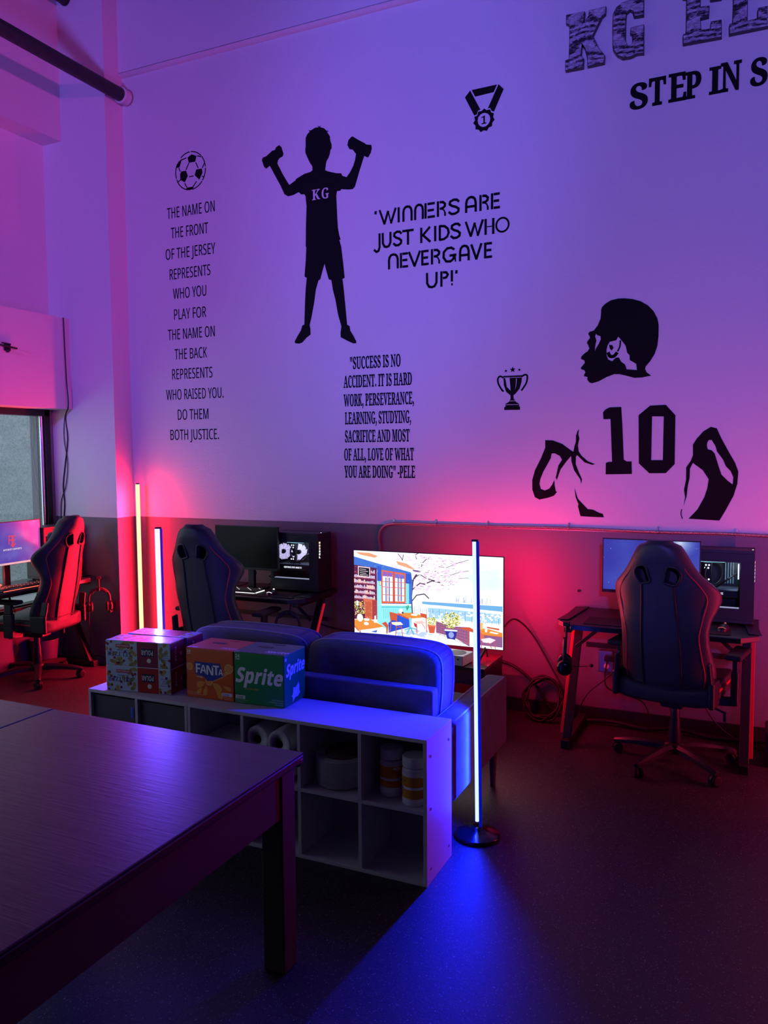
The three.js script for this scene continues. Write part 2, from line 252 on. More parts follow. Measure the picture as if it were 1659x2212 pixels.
const HEAD_EAR = [-874, 2404, -867, 2432, -854, 2452, -816, 2458, -803, 2480, -782, 2454, -758, 2422, -747, 2376, -733, 2361, -731, 2330, -692, 2305, -687, 2266, -749, 2274, -759, 2304, -783, 2323, -798, 2351, -818, 2349, -838, 2329, -863, 2341, -873, 2369];
const EAR_LOBE = [-863, 2383, -852, 2361, -828, 2360, -810, 2380];
const EAR_RIM = [-805, 2390, -792, 2420, -790, 2455];
const EAR_CURL = [-860, 2432, -840, 2430, -831, 2412, -843, 2396, -853, 2407];
const ARM_A = [-1262, 1838, -1210, 1835, -1150, 1812, -1096, 1772, -1077, 1760, -1070, 1797, -1061, 1826, -1061, 1864, -1052, 1893, -1042, 1906, -1046, 1874, -1039, 1845, -1048, 1801, -1043, 1762, -1023, 1733, -984, 1699, -937, 1679, -956, 1675, -1004, 1691, -1052, 1738, -1060, 1728, -1061, 1680, -1042, 1631, -1020, 1582, -1024, 1553, -1031, 1582, -1071, 1640, -1089, 1699, -1091, 1733, -1120, 1699, -1159, 1645, -1183, 1576, -1190, 1591, -1174, 1670, -1150, 1709, -1165, 1734, -1199, 1751, -1219, 1749, -1224, 1719, -1248, 1675, -1273, 1630, -1293, 1580, -1298, 1550, -1289, 1516, -1262, 1506, -1232, 1519, -1213, 1546, -1200, 1576, -1196, 1536, -1189, 1502, -1181, 1497, -1202, 1472, -1237, 1459, -1297, 1445, -1328, 1460, -1346, 1510, -1347, 1575, -1329, 1640, -1289, 1720, -1261, 1789];
const WAIST_A = [-1067, 1523, -1045, 1455, -1010, 1418, -981, 1389, -948, 1386, -909, 1367, -885, 1360, -878, 1338, -971, 1339, -1027, 1342, -1044, 1406, -1041, 1420, -1059, 1464];
const ONE = [-875, 2028, -851, 2040, -779, 2040, -771, 1935, -759, 1708, -740, 1696, -711, 1696, -708, 1617, -870, 1614, -870, 1687, -852, 1694, -831, 1694, -844, 1966, -888, 1965, -891, 2010];
const ZERO = [-673, 1985, -605, 2043, -512, 2045, -455, 1979, -454, 1679, -505, 1623, -603, 1622, -667, 1684];
const ZERO_HOLE = [-592, 1976, -523, 1974, -524, 1704, -593, 1704];
const ARM_B = [-351, 1798, -330, 1834, -292, 1879, -251, 1904, -217, 1894, -208, 1873, -190, 1832, -147, 1750, -112, 1687, -93, 1633, -97, 1561, -116, 1488, -160, 1396, -192, 1336, -368, 1343, -317, 1402, -280, 1477, -264, 1532, -257, 1587, -292, 1642, -349, 1686, -365, 1651, -366, 1595, -376, 1540, -381, 1484, -396, 1424, -390, 1475, -397, 1521, -386, 1586, -387, 1660, -362, 1697, -349, 1734];
const ARM_B_HOLE = [-270, 1806, -262, 1824, -245, 1824, -223, 1787, -214, 1755, -179, 1705, -162, 1665, -136, 1637, -120, 1601, -122, 1556, -151, 1579, -186, 1615, -204, 1669, -226, 1742, -243, 1762, -266, 1769, -271, 1788];
const WAIST_B = [-408, 1400, -412, 1372, -403, 1342];
const SIGN_K = [-1141, 4484, -1025, 4479, -1029, 4426, -1045, 4399, -1001, 4450, -1001, 4479, -897, 4480, -900, 4439, -921, 4425, -975, 4326, -934, 4237, -901, 4192, -904, 4147, -1006, 4146, -1006, 4198, -1021, 4255, -1041, 4290, -1046, 4218, -1030, 4203, -1032, 4145, -1143, 4147, -1144, 4211, -1122, 4214, -1119, 4400, -1122, 4420, -1141, 4432];
const SIGN_G = [-856, 4425, -837, 4459, -799, 4480, -754, 4483, -716, 4477, -675, 4475, -675, 4377, -729, 4380, -738, 4413, -757, 4425, -776, 4414, -779, 4355, -779, 4257, -765, 4220, -749, 4219, -737, 4233, -739, 4279, -750, 4285, -750, 4322, -672, 4322, -671, 4155, -712, 4160, -749, 4149, -795, 4151, -829, 4177, -853, 4220, -857, 4335];
const SIGN_E = [-454, 4480, -243, 4469, -243, 4372, -302, 4377, -303, 4415, -357, 4420, -356, 4351, -307, 4347, -309, 4287, -354, 4286, -349, 4220, -300, 4216, -298, 4255, -240, 4253, -237, 4155, -448, 4160, -450, 4217, -433, 4220, -433, 4417, -453, 4421];
const SIGN_L = [-192, 4467, -87, 4462, -86, 4406, -103, 4406, -102, 4215, -51, 4218, -49, 4274, 17, 4273, 20, 4160, -196, 4161, -198, 4219, -180, 4222, -179, 4407, -191, 4410];

function decal(label, category = 'wall decal') { return thing('wall_decal', label, category, [0, 0, WZF]); }
{
  const t = decal('black silhouette of a boy lifting two dumbbells, painted on the wall');
  mesh('silhouette', flatShape(outlined(poly(BOY)), 0), M.paint, t);
  const b = poly(SHIRT_KG);
  mesh('shirt_letters', [fit(font.serif, 'K', b[0].x, b[2].x - 0.005, 3.616, 3.69, 0.0016, 0.0008), fit(font.serif, 'G', b[2].x + 0.008, b[3].x, 3.615, 3.69, 0.0016, 0.0008)], M.wall, t, 'pale initials on the shirt');
}
{
  const t = decal('black and white soccer ball stencil above the left column of text');
  const c = [-4.098, 3.994], R = 0.145, q = (s) => s.split(' ').map((p) => { const [x, y] = p.split(',').map(Number); return new THREE.Vector2(c[0] + (x - 1138) / 87 * R, c[1] - ((y - 1020) / 115 + (x - 1138) / 87 * 0.02) * R); });
  const ring = (a, b) => { const l = []; for (let i = 0; i <= 12; i++) { const k = (a + (b - a) * i / 12) * D2R; l.push([c[0] + R * Math.cos(k), c[1] + R * Math.sin(k)]); } return l; };
  for (const s of ['1148,922 1175,937 1167,970 1130,970 1123,937', '1077,1030 1085,1015 1112,1015 1122,1048 1103,1085 1077,1065', '1162,1050 1172,1018 1205,1018 1207,1045 1188,1083', '1103,1130 1120,1119 1155,1119 1150,1133 1130,1137', '1057,990 1068,955 1090,938 1075,985']) mesh('panel', flatShape(new THREE.Shape(q(s)), 0), M.paint, t);
  mesh('seam_lines', strokes([...['1090,945 1115,938', '1180,937 1200,945', '1070,990 1078,1015', '1112,1010 1130,972', '1170,975 1183,1010', '1130,1055 1155,1055', '1065,1075 1080,1065', '1103,1090 1115,1118', '1152,1118 1172,1090', '1205,1065 1215,1070', '1208,1015 1218,990'].map((s) => q(s).map((v) => [v.x, v.y])), ring(5, 40), ring(44, 86), ring(92, 128), ring(150, 196), ring(200, 258), ring(276, 318), ring(322, 360)], 0.0075, 0.0002), M.paint, t);
}
{
  const t = decal('black first place medal stencil with folded ribbon and numeral one');
  for (const r of [RIBBON_A, RIBBON_B, RIBBON_C]) mesh('ribbon', flatShape(outlined(poly(r)), 0), M.paint, t);
  mesh('rosette', flatShape(outlined(poly(STARBURST), [poly(MEDAL_HOLE)]), 0), M.paint, t);
  mesh('numeral', flatShape(outlined(poly(MEDAL_ONE)), 0), M.paint, t);
}
{
  const t = decal('black trophy cup stencil under three small stars');
  const p = poly(TSTARS);
  for (let i = 0; i < 3; i++) { const c = p[2 * i], R = p[2 * i + 1].x - c.x, a = []; for (let k = 0; k < 10; k++) a.push(new THREE.Vector2(c.x + Math.sin(k * Math.PI / 5) * R * (k % 2 ? 0.42 : 1), c.y + Math.cos(k * Math.PI / 5) * R * (k % 2 ? 0.42 : 1))); mesh('star', flatShape(new THREE.Shape(a), 0), M.paint, t); }
  mesh('cup', flatShape(outlined(poly(CUP), [poly(CUP_STRIPE), poly(CUP_GLINT)]), 0), M.paint, t);
  for (const h of [CUP_HANDLE_A, CUP_HANDLE_B]) { const c = new THREE.SplineCurve(poly(h)).getPoints(24).map((v) => [v.x, v.y]); mesh('handle', strokes([c], 0.011, 0), M.paint, t); }
  for (const l of [[[-1.545, 2.258], [-1.424, 2.257]], [[-1.53, 2.078], [-1.442, 2.077]], [[-1.505, 2.103], [-1.463, 2.102]]]) mesh('rim_line', strokes([l], 0.003, 0.0016, 0.0006), M.wall, t);
}
{
  const t = decal('black stencil of a football player in profile wearing number ten');
  mesh('head', flatShape(outlined(poly(HEAD), [poly(HEAD_CHEEK), poly(HEAD_EAR)]), 0), M.paint, t);
  const sp = (a) => new THREE.SplineCurve(poly(a)).getPoints(16).map((v) => [v.x, v.y]);
  mesh('ear', [strokes([sp(EAR_LOBE)], 0.02, 0), strokes([sp(EAR_RIM)], 0.009, 0), flatShape(outlined(poly(EAR_CURL)), 0)], M.paint, t);
  mesh('arm', flatShape(outlined(poly(ARM_A)), 0), M.paint, t);
  mesh('arm', flatShape(outlined(poly(ARM_B), [poly(ARM_B_HOLE)]), 0), M.paint, t);
  mesh('waist', flatShape(outlined(poly(WAIST_A)), 0), M.paint, t); mesh('waist', strokes([sp(WAIST_B)], 0.005, 0), M.paint, t);
  mesh('numeral', flatShape(outlined(poly(ONE)), 0), M.paint, t);
  mesh('numeral', flatShape(outlined(poly(ZERO), [poly(ZERO_HOLE)]), 0), M.paint, t);
}
{
  const t = decal('tall column of black painted text about the name on the jersey', 'wall text');
  for (const [s, a, b, y] of [
    ['THE NAME ON', -4340, -3873, 3653],
    ['THE FRONT', -4306, -3940, 3495],
    ['OF THE JERSEY', -4365, -3876, 3332],
    ['REPRESENTS', -4330, -3928, 3171],
    ['WHO YOU', -4301, -3972, 3015],
    ['PLAY FOR', -4295, -3977, 2850],
    ['THE NAME ON', -4363, -3899, 2692],
    ['THE BACK', -4300, -3978, 2532],
    ['REPRESENTS', -4331, -3930, 2373],
    ['WHO RAISED YOU.', -4397, -3828, 2209],
    ['DO THEM', -4284, -3978, 2045],
    ['BOTH JUSTICE.', -4365, -3881, 1883],
  ]) mesh('text_line', fit(font.sans, s, a / 1000, b / 1000, y / 1000, y / 1000 + 0.083, 0), M.paint, t);
}
{
  const t = decal('black slab letter quote about success under the boy silhouette', 'wall text');
  for (const [s, a, b, y] of [
    ['"SUCCESS IS NO', -2702, -2299, 2374],
    ['ACCIDENT. IT IS HARD', -2756, -2213, 2241],
    ['WORK, PERSEVERANCE,', -2757, -2198, 2106],
    ['LEARNING, STUDYING,', -2748, -2221, 1975],
    ['SACRIFICE AND MOST', -2750, -2232, 1843],
    ['OF ALL, LOVE OF WHAT', -2757, -2200, 1710],
    ['YOU ARE DOING" -PELE', -2758, -2191, 1584],
  ]) mesh('text_line', fit(font.serif, s, a / 1000, b / 1000, y / 1000, y / 1000 + 0.086, 0, 0.0015, 0.014), M.paint, t);
}
{
  const t = decal('black art deco stencil quote beside the boy about winners', 'wall text');
  const G = {                                                        // strokes of each letter in a unit box
    W: [[[0.02, 1, 0.9], [0.3, 0], [0.53, 0.86, 0.5]], [[0.53, 0.86, 0.6], [0.7, 0], [0.98, 1, 1]]], I: [[[0.5, 0], [0.5, 1]]],
    N: [[[0.07, 0], [0.07, 0.62], [0.13, 0.82], [0.28, 0.95], [0.5, 0.99], [0.72, 0.95], [0.87, 0.82], [0.93, 0.62], [0.93, 0]]],
    E: [[[0.1, 0], [0.1, 1]], [[0.34, 0.95], [0.98, 0.95]], [[0.34, 0.5], [0.9, 0.5]], [[0.34, 0.05], [1, 0.05]]],
    R: [[[0.12, 0], [0.12, 1]], [[0.36, 0.95], [0.7, 0.93], [0.92, 0.8], [0.9, 0.64], [0.7, 0.53], [0.36, 0.5]], [[0.5, 0.48, 0.5], [0.8, 0.38, 0.6], [0.92, 0.2, 0.8], [0.93, 0]]],
    S: [[[0.93, 0.82], [0.75, 0.96], [0.45, 0.98], [0.15, 0.88], [0.12, 0.7], [0.35, 0.57], [0.7, 0.47], [0.92, 0.33], [0.88, 0.14], [0.6, 0.03], [0.3, 0.03], [0.05, 0.18]]],
    A: [[[0.07, 0], [0.08, 0.62], [0.15, 0.83], [0.3, 0.95], [0.5, 0.99], [0.7, 0.95], [0.85, 0.83], [0.92, 0.62], [0.93, 0]], [[0.1, 0.36], [0.9, 0.36]]],
    J: [[[0.85, 1], [0.85, 0.05], [0.7, -0.2], [0.4, -0.26], [0.08, -0.1]]], U: [[[0.07, 1], [0.08, 0.3], [0.25, 0.06], [0.5, 0], [0.75, 0.06], [0.92, 0.3], [0.93, 1]]],
    T: [[[0, 0.96], [1, 0.96]], [[0.5, 0], [0.5, 0.94]]], K: [[[0.08, 0], [0.08, 1]], [[0.95, 1], [0.25, 0.5], [0.98, 0]]],
    D: [[[0.09, 0.02], [0.09, 0.98]], [[0.09, 0.97], [0.55, 0.92], [0.85, 0.72], [0.93, 0.45], [0.8, 0.2], [0.5, 0.05], [0.09, 0.03]]],
    H: [[[0.1, 0], [0.1, 1]], [[0.9, 0], [0.9, 1]], [[0.15, 0.5, 0.4], [0.85, 0.5]]],
    O: [Array.from({ length: 25 }, (_, i) => [0.5 + 0.46 * Math.cos(i * Math.PI / 12), 0.5 + 0.46 * Math.sin(i * Math.PI / 12), 0.75])],
    V: [[[0.03, 1], [0.5, 0], [0.97, 1, 1]]], G: [[[0.86, 0.84], [0.65, 0.97], [0.35, 0.95], [0.1, 0.72], [0.08, 0.35], [0.28, 0.07], [0.6, 0.04], [0.82, 0.2], [0.84, 0.44]], [[0.55, 0.44], [1, 0.46]], [[0.94, 0.4, 0.6], [0.96, 0]]],
    P: [[[0.12, 0], [0.12, 1]], [[0.36, 0.95], [0.75, 0.92], [0.95, 0.76], [0.75, 0.58], [0.36, 0.55]]], '!': [[[0.5, 0.28], [0.5, 1]], [[0.4, 0.06], [0.7, 0.06]]], '"': [[[0.2, 0.78, 0.5], [0.25, 0.98]], [[0.75, 0.78, 0.5], [0.8, 0.98]]],
  };
  const H = 0.098, w = 0.0165;
  for (const [y, row] of [[3374, [
    ['"', -2494, -2477], ['W', -2456, -2328], ['I', -2315, -2299], ['N', -2276, -2204], ['N', -2187, -2120], ['E', -2112, -2038], ['R', -2021, -1957], ['S', -1938, -1857], ['A', -1816, -1737], ['R', -1717, -1654], ['E', -1635, -1578]
  ]], [3213, [
    ['J', -2503, -2448], ['U', -2436, -2366], ['S', -2351, -2283], ['T', -2277, -2197], ['K', -2143, -2070], ['I', -2041, -2027], ['D', -2007, -1930], ['S', -1923, -1849], ['W', -1815, -1691], ['H', -1680, -1614], ['O', -1604, -1511]
  ]], [3059, [
    ['N', -2389, -2311], ['E', -2297, -2240], ['V', -2232, -2145], ['E', -2135, -2085], ['R', -2066, -2000], ['G', -1981, -1883], ['A', -1859, -1787], ['V', -1775, -1701], ['E', -1681, -1631]
  ]], [2902, [
    ['U', -2101, -2019], ['P', -1996, -1939], ['!', -1921, -1905], ['"', -1888, -1872]
  ]]]) mesh('text_line', strokes(row.flatMap(([c, a, b]) => G[c].map((l) => l.map(([u, v, k]) => [(a + (b - a) * u) / 1000, y / 1000 + v * H, (k ?? 1) * w]))), w, 0), M.paint, t);
}
{
  const t = decal('black slab lettered slogan under the raised marbled sign letters', 'wall text');
  for (const [c, a, b, y, y1] of [
    ['S', -754, -647, 3851, 3997],
    ['T', -643, -543, 3853, 4010],
    ['E', -529, -427, 3854, 4013],
    ['P', -438, -345, 3855, 4005],
    ['I', -302, -237, 3857, 4006],
    ['N', -240, -127, 3858, 4018],
    ['S', -81, 10, 3860, 4008],
  ]) { mesh('letter', fit(font.serif, c, a / 1000, b / 1000, y / 1000, y1 / 1000, 0, 0.003, 0.022), M.paint, t); }
}
{
  const marble = canvas(512, 512, (c) => {
    c.fillStyle = '#948d9e'; c.fillRect(0, 0, 512, 512);
    for (let i = 0; i < 3600; i++) { const y = rnd() * 512, x = rnd() * 512, dark = Math.sin(y * 0.11 + Math.sin(x * 0.02) * 2 + Math.sin(y * 0.031) * 3) > 0.15; c.fillStyle = dark ? `rgba(18,14,24,${0.2 + rnd() * 0.6})` : `rgba(216,212,224,${rnd() * 0.5})`; c.beginPath(); c.ellipse(x, y, 3 + rnd() * 16, 1 + rnd() * 5, rnd() * 0.4 - 0.2, 0, 7); c.fill(); }
  });
  marble.wrapS = marble.wrapT = THREE.RepeatWrapping;
  const face = std({ map: rep(marble, 2.2), roughness: 0.7 });
  for (const [p, l] of [[SIGN_K, 'raised marbled sign letter K, first of the row above the slogan'], [SIGN_G, 'raised marbled sign letter G beside the letter K'], [SIGN_E, 'raised marbled sign letter E cut by the picture top'], [SIGN_L, 'raised marbled sign letter L after the letter E']]) {
    const t = thing('sign_letter', l, 'letter', [0, 0, WZF], 0, 'raised letters of the wall sign');
    const g = new THREE.ExtrudeGeometry(outlined(poly(p)), { depth: 0.03, bevelEnabled: true, bevelSize: 0.003, bevelThickness: 0.003, bevelSegments: 2, bevelOffset: -0.003 }); g.translate(0, 0, 0.004);
    mesh('letter_body', g, [face, M.plastic], t);
  }
}

// ---------------------------------------------------------------- front tables
function table(x0, x1, z0, z1, label) {
  const h = 0.74, t = thing('table', label, 'table', [(x0 + x1) / 2, 0, (z0 + z1) / 2], 0, 'tables in front of the shelf'), w = (x1 - x0) / 2, d = (z1 - z0) / 2;
  mesh('tabletop', boxUV(rbox(-w + 0.002, w - 0.002, h - 0.008, h, -d + 0.002, d - 0.002, 0.003)), M.table, t);
  mesh('edge_band', boxUV(rbox(-w, w, h - 0.036, h - 0.0082, -d, d, 0.006)), M.tableEdge, t);
  for (const [a, b] of [[-1, -1], [1, -1], [-1, 1], [1, 1]]) {
    mesh('corner_cap', rbox(a > 0 ? w - 0.034 : -w - 0.0015, a > 0 ? w + 0.0015 : -w + 0.034, h - 0.046, h - 0.012, b > 0 ? d - 0.034 : -d - 0.0015, b > 0 ? d + 0.0015 : -d + 0.034, 0.012, 4), M.tableEdge, t);
    mesh('leg', rbox(a * (w - 0.065) - 0.042, a * (w - 0.065) + 0.042, 0, h - 0.036, b * (d - 0.065) - 0.042, b * (d - 0.065) + 0.042, 0.006), M.apron, t);
  }
  mesh('apron', [rbox(-w + 0.1, w - 0.1, h - 0.13, h - 0.036, -d + 0.03, -d + 0.05, 0.003), rbox(-w + 0.1, w - 0.1, h - 0.13, h - 0.036, d - 0.05, d - 0.03, 0.003)], M.apron, t);
  for (const a of [-1, 1]) mesh('side_apron', rbox(a * (w - 0.04) - 0.01, a * (w - 0.04) + 0.01, h - 0.2, h - 0.036, -d + 0.1, d - 0.1, 0.003), M.apron, t);
  return t;
}
table(-2.538, -1.376, -2.3, -0.6, 'dark wood grain table at the front, its corner near the shelf');
table(-3.704, -2.542, -2.305, -0.605, 'dark table further left, joined edge to edge with the first');

// ---------------------------------------------------------------- cube shelves
function cubeShelf(x0, x1, cells, label) {
  const z1 = -2.9, z0 = -3.19, h = 0.61, b = 0.016, g = thing('cube_shelf', label, 'shelf', [(x0 + x1) / 2, 0, (z0 + z1) / 2]), w = (x1 - x0) / 2, d = (z1 - z0) / 2, cw = (2 * w - b) / cells;
  mesh('top_panel', rbox(-w, w, h - b, h, -d, d, 0.0015), M.shelf, g);
  mesh('bottom_panel', rbox(-w + b, w - b, 0, b, -d, d, 0.0015), M.shelf, g);
  for (const s of [-1, 1]) {
    const p = mesh('side_panel', rbox(s > 0 ? w - b : -w, s > 0 ? w : -w + b, 0, h - b, -d, d, 0.0015), M.shelf, g);
    for (const [y, z] of [[0.53, 0.1], [0.31, 0.1], [0.06, 0.1], [0.53, -0.11], [0.06, -0.11]]) mesh('screw_cap', cyl(0.006, 0.006, 0.0015, s * (w + 0.0007), y, z, 14, 0, 0, Math.PI / 2), M.roomDark, p);
  }
  for (let i = 1; i < cells; i++) mesh('divider', rbox(-w + i * cw, -w + i * cw + b, b, h - b, -d, d, 0.0015), M.shelf, g);
  for (let i = 0; i < cells; i++) mesh('shelf_board', rbox(-w + i * cw + b, -w + (i + 1) * cw, 0.297, 0.313, -d, d, 0.0015), M.shelf, g);
  mesh('back_panel', box(-w + b, w - b, b, h - b, -d, -d + 0.004), M.shelfBack, g);
  return { cw, b, x0 };
}
cubeShelf(-2.962, -2.357, 2, 'white cube shelf unit at the left with two grey bins, under seltzer cartons');
cubeShelf(-2.355, -1.166, 4, 'long white cube shelf unit with open cells behind the sofa');
for (const [x, l] of [[-2.807, 'dark grey fabric bin in the left end cell, with metal tag'], [-2.512, 'dark grey fabric bin in the cell right of the tagged bin']]) {
  const t = thing('storage_bin', l, 'bin', [x, 0.313, -3.045], 0, 'fabric bins in the shelf'), w = 0.136;
  mesh('front_panel', rbox(-w, w, 0, 0.268, 0.122, 0.13, 0.003), M.bin, t);
  mesh('body', [rbox(-w, w, 0, 0.004, -0.13, 0.122), rbox(-w, w, 0, 0.268, -0.13, -0.124), rbox(-w, -w + 0.005, 0, 0.268, -0.124, 0.122), rbox(w - 0.005, w, 0, 0.268, -0.124, 0.122)], M.bin, t);
  if (x < -2.7) mesh('tag', rbox(0.1, 0.116, 0.18, 0.232, 0.13, 0.133, 0.001), std({ color: rgb(0.1, 0.2, 0.9), roughness: 0.3 }), t, 'small blue tag');
}
{ // kitchen rolls, two on two
  const make = () => {
    const t = thing('paper_towel_roll', 'x', 'paper towel', [0, 0, 0], 0, 'paper towel rolls in the shelf cell'), r = 0.0595, h = 0.26;
    mesh('paper', at(lathe([[0.021, -h / 2], [r - 0.004, -h / 2], [r, -h / 2 + 0.004], [r, h / 2 - 0.004], [r - 0.004, h / 2], [0.021, h / 2], [0.021, -h / 2]], 48), 0, 0, 0, Math.PI / 2), M.paper, t);
    mesh('core', at(lathe([[0.0185, -h / 2 + 0.002], [0.0205, -h / 2 + 0.002], [0.0205, h / 2 - 0.002], [0.0185, h / 2 - 0.002], [0.0185, -h / 2 + 0.002]], 32), 0, 0, 0, Math.PI / 2), M.cardboard, t);
    return t;
  };
  const first = make();
  [[-1.983, 0.373, -3.05, 'white paper towel roll at the bottom left of the stack of rolls'], [-1.862, 0.373, -3.045, 'white paper towel roll at the bottom right of the stack of rolls'], [-1.982, 0.4925, -3.045, 'white paper towel roll lying upper left in its shelf cell'], [-1.86, 0.4925, -3.03, 'white paper towel roll lying upper right, half behind the table corner']].forEach(([x, y, z, l], i) => {
    const o = i ? first.clone() : first; if (i) { o.name = numbered('paper_towel_roll'); scene.add(o); o.userData = { ...first.userData }; }
    o.position.set(x, y, z); o.userData.label = l;
  });
}
{
  const t = thing('paper_plate_stack', 'round stack of white paper plates wrapped in clear film on shelf', 'plates', [-1.622, 0.313, -3.035]);
  const prof = [[0.001, 0]]; for (let i = 0; i < 16; i++) { const y = 0.004 + i * 0.0082; prof.push([0.105 + 0.008 * Math.min(1, i / 5) + (i % 2 ? 0.0012 : 0), y]); } prof.push([0.1, 0.136], [0.09, 0.131], [0.001, 0.128]);
  mesh('plates', lathe(prof, 64), std({ color: rgb(0.6, 0.58, 0.56), roughness: 0.7, bumpMap: rep(rollerBump, 4, 4), bumpScale: 0.003 }), t);
  mesh('film', lathe([[0.1, 0.002], [0.1155, 0.012], [0.1165, 0.06], [0.1158, 0.12], [0.108, 0.139]], 64), phys({ color: rgb(0.95, 0.95, 0.95), roughness: 0.16, transmission: 0.9, thickness: 0, bumpMap: rep(rollerBump, 6, 2), bumpScale: 0.004 }), t);
  const b = thing('bowl', 'brown bowl turned upside down on the wrapped paper plates', 'bowl', [-1.61, 0.4425, -3.04]);
  mesh('bowl_body', lathe([[0.084, 0], [0.087, 0.001], [0.083, 0.012], [0.066, 0.028], [0.046, 0.034], [0.03, 0.035], [0.03, 0.031], [0.064, 0.024], [0.079, 0.01], [0.084, 0]], 48), std({ color: rgb(0.12, 0.06, 0.045), roughness: 0.45 }), b);
}
{
  const jarLabel = (top, big) => canvas(512, 512, (c) => {
    c.fillStyle = '#e8e6e4'; c.fillRect(0, 0, 512, 512); c.fillStyle = '#d58a1e'; c.fillRect(0, big ? 60 : 20, 512, 390); c.fillStyle = '#f2f0ea'; c.fillRect(0, 240, 512, 46);
    for (let k = 0; k < 2; k++) { const x = 128 + k * 256; c.fillStyle = '#f4f1ea'; c.beginPath(); c.arc(x - 62, 60, 26, 0, 7); c.fill(); c.fillStyle = '#b04a10'; c.font = 'bold 30px sans-serif'; c.fillText('3', x - 70, 71); c.fillStyle = '#3b2412'; c.font = 'bold 44px sans-serif'; c.textAlign = 'center'; c.fillText('MIXED', x, 150); c.fillText(top, x, 200); c.fillStyle = '#2f6fd0'; c.beginPath(); c.ellipse(x, 275, 44, 26, 0, 0, 7); c.fill(); c.textAlign = 'left'; c.fillStyle = '#c4701a'; c.fillRect(x - 30, 330, 60, 70); }
  });
  for (const [x, z, l, k, big] of [[-1.372, -3.02, 'lidded snack jar with orange label, further from the shelf end', 'NUTS', 0], [-1.248, -2.972, 'lidded snack jar with orange label, beside the shelf end panel', 'SALT', 1]]) {
    const t = thing('snack_jar', l, 'jar', [x, 0.313, z], 0.4 * big, 'snack jars in the shelf'), r = 0.052;
    mesh('jar_body', lathe([[0.001, 0], [r - 0.006, 0], [r, 0.006], [r, 0.145], [r - 0.006, 0.158], [0.001, 0.158]], 48), M.whitePlastic, t);
    mesh('jar_label', at(new THREE.CylinderGeometry(r + 0.0006, r + 0.0006, 0.118, 48, 1, true), 0, 0.078, 0), std({ map: jarLabel(k, big), roughness: 0.5 }), t);
    mesh('lid', lathe([[0.001, 0.158], [r - 0.002, 0.158], [r - 0.001, 0.162], [r - 0.001, 0.198], [r - 0.006, 0.203], [0.001, 0.203]], 48), M.whitePlastic, t);
  }
}
{
  const t = thing('napkin_pack', 'loose pack of white napkins lying in the open shelf cell', 'napkins', [-2.2, 0.313, -3.06]);
  for (let i = 0; i < 5; i++) mesh('napkin', boxUV(rbox(-0.12 + 0.006 * (i % 2), 0.115 + 0.004 * (i % 3), 0.001 + i * 0.026, 0.025 + i * 0.026, -0.1, 0.1 + 0.006 * (i % 2), 0.008, 3)), M.paper, t);
}

// ---------------------------------------------------------------- drink cartons
const italic = (c, s, x, y, px, k, fill, stroke, lw) => { c.save(); c.translate(x, y); c.transform(1, -0.0, -0.24, 1, 0, 0); c.font = `bold ${px}px sans-serif`; c.scale(k, 1); c.lineJoin = 'round'; if (stroke) { c.strokeStyle = stroke; c.lineWidth = lw; c.strokeText(s, 0, 0); } c.fillStyle = fill; c.fillText(s, 0, 0); c.restore(); };
function carton(label, pos, turn, size, mats, group) {
  const t = thing('drink_carton', label, 'carton', pos, turn, group), [w, h, d] = size;
  mesh('carton_body', at(new RoundedBoxGeometry(w, h, d, 3, 0.006), 0, h / 2, 0), mats, t);
  return t;
}
const card = (tex, r = 0.42) => std(tex.isTexture ? { map: tex, roughness: r } : { color: tex, roughness: r });
const slotGeo = (w, d) => { const s = new THREE.Shape(); s.absellipse(0, 0, w, d, 0, Math.PI * 2); return at(new THREE.ExtrudeGeometry(s, { depth: 0.0012, bevelEnabled: false, curveSegments: 20 }), 0, 0, 0, -Math.PI / 2); };
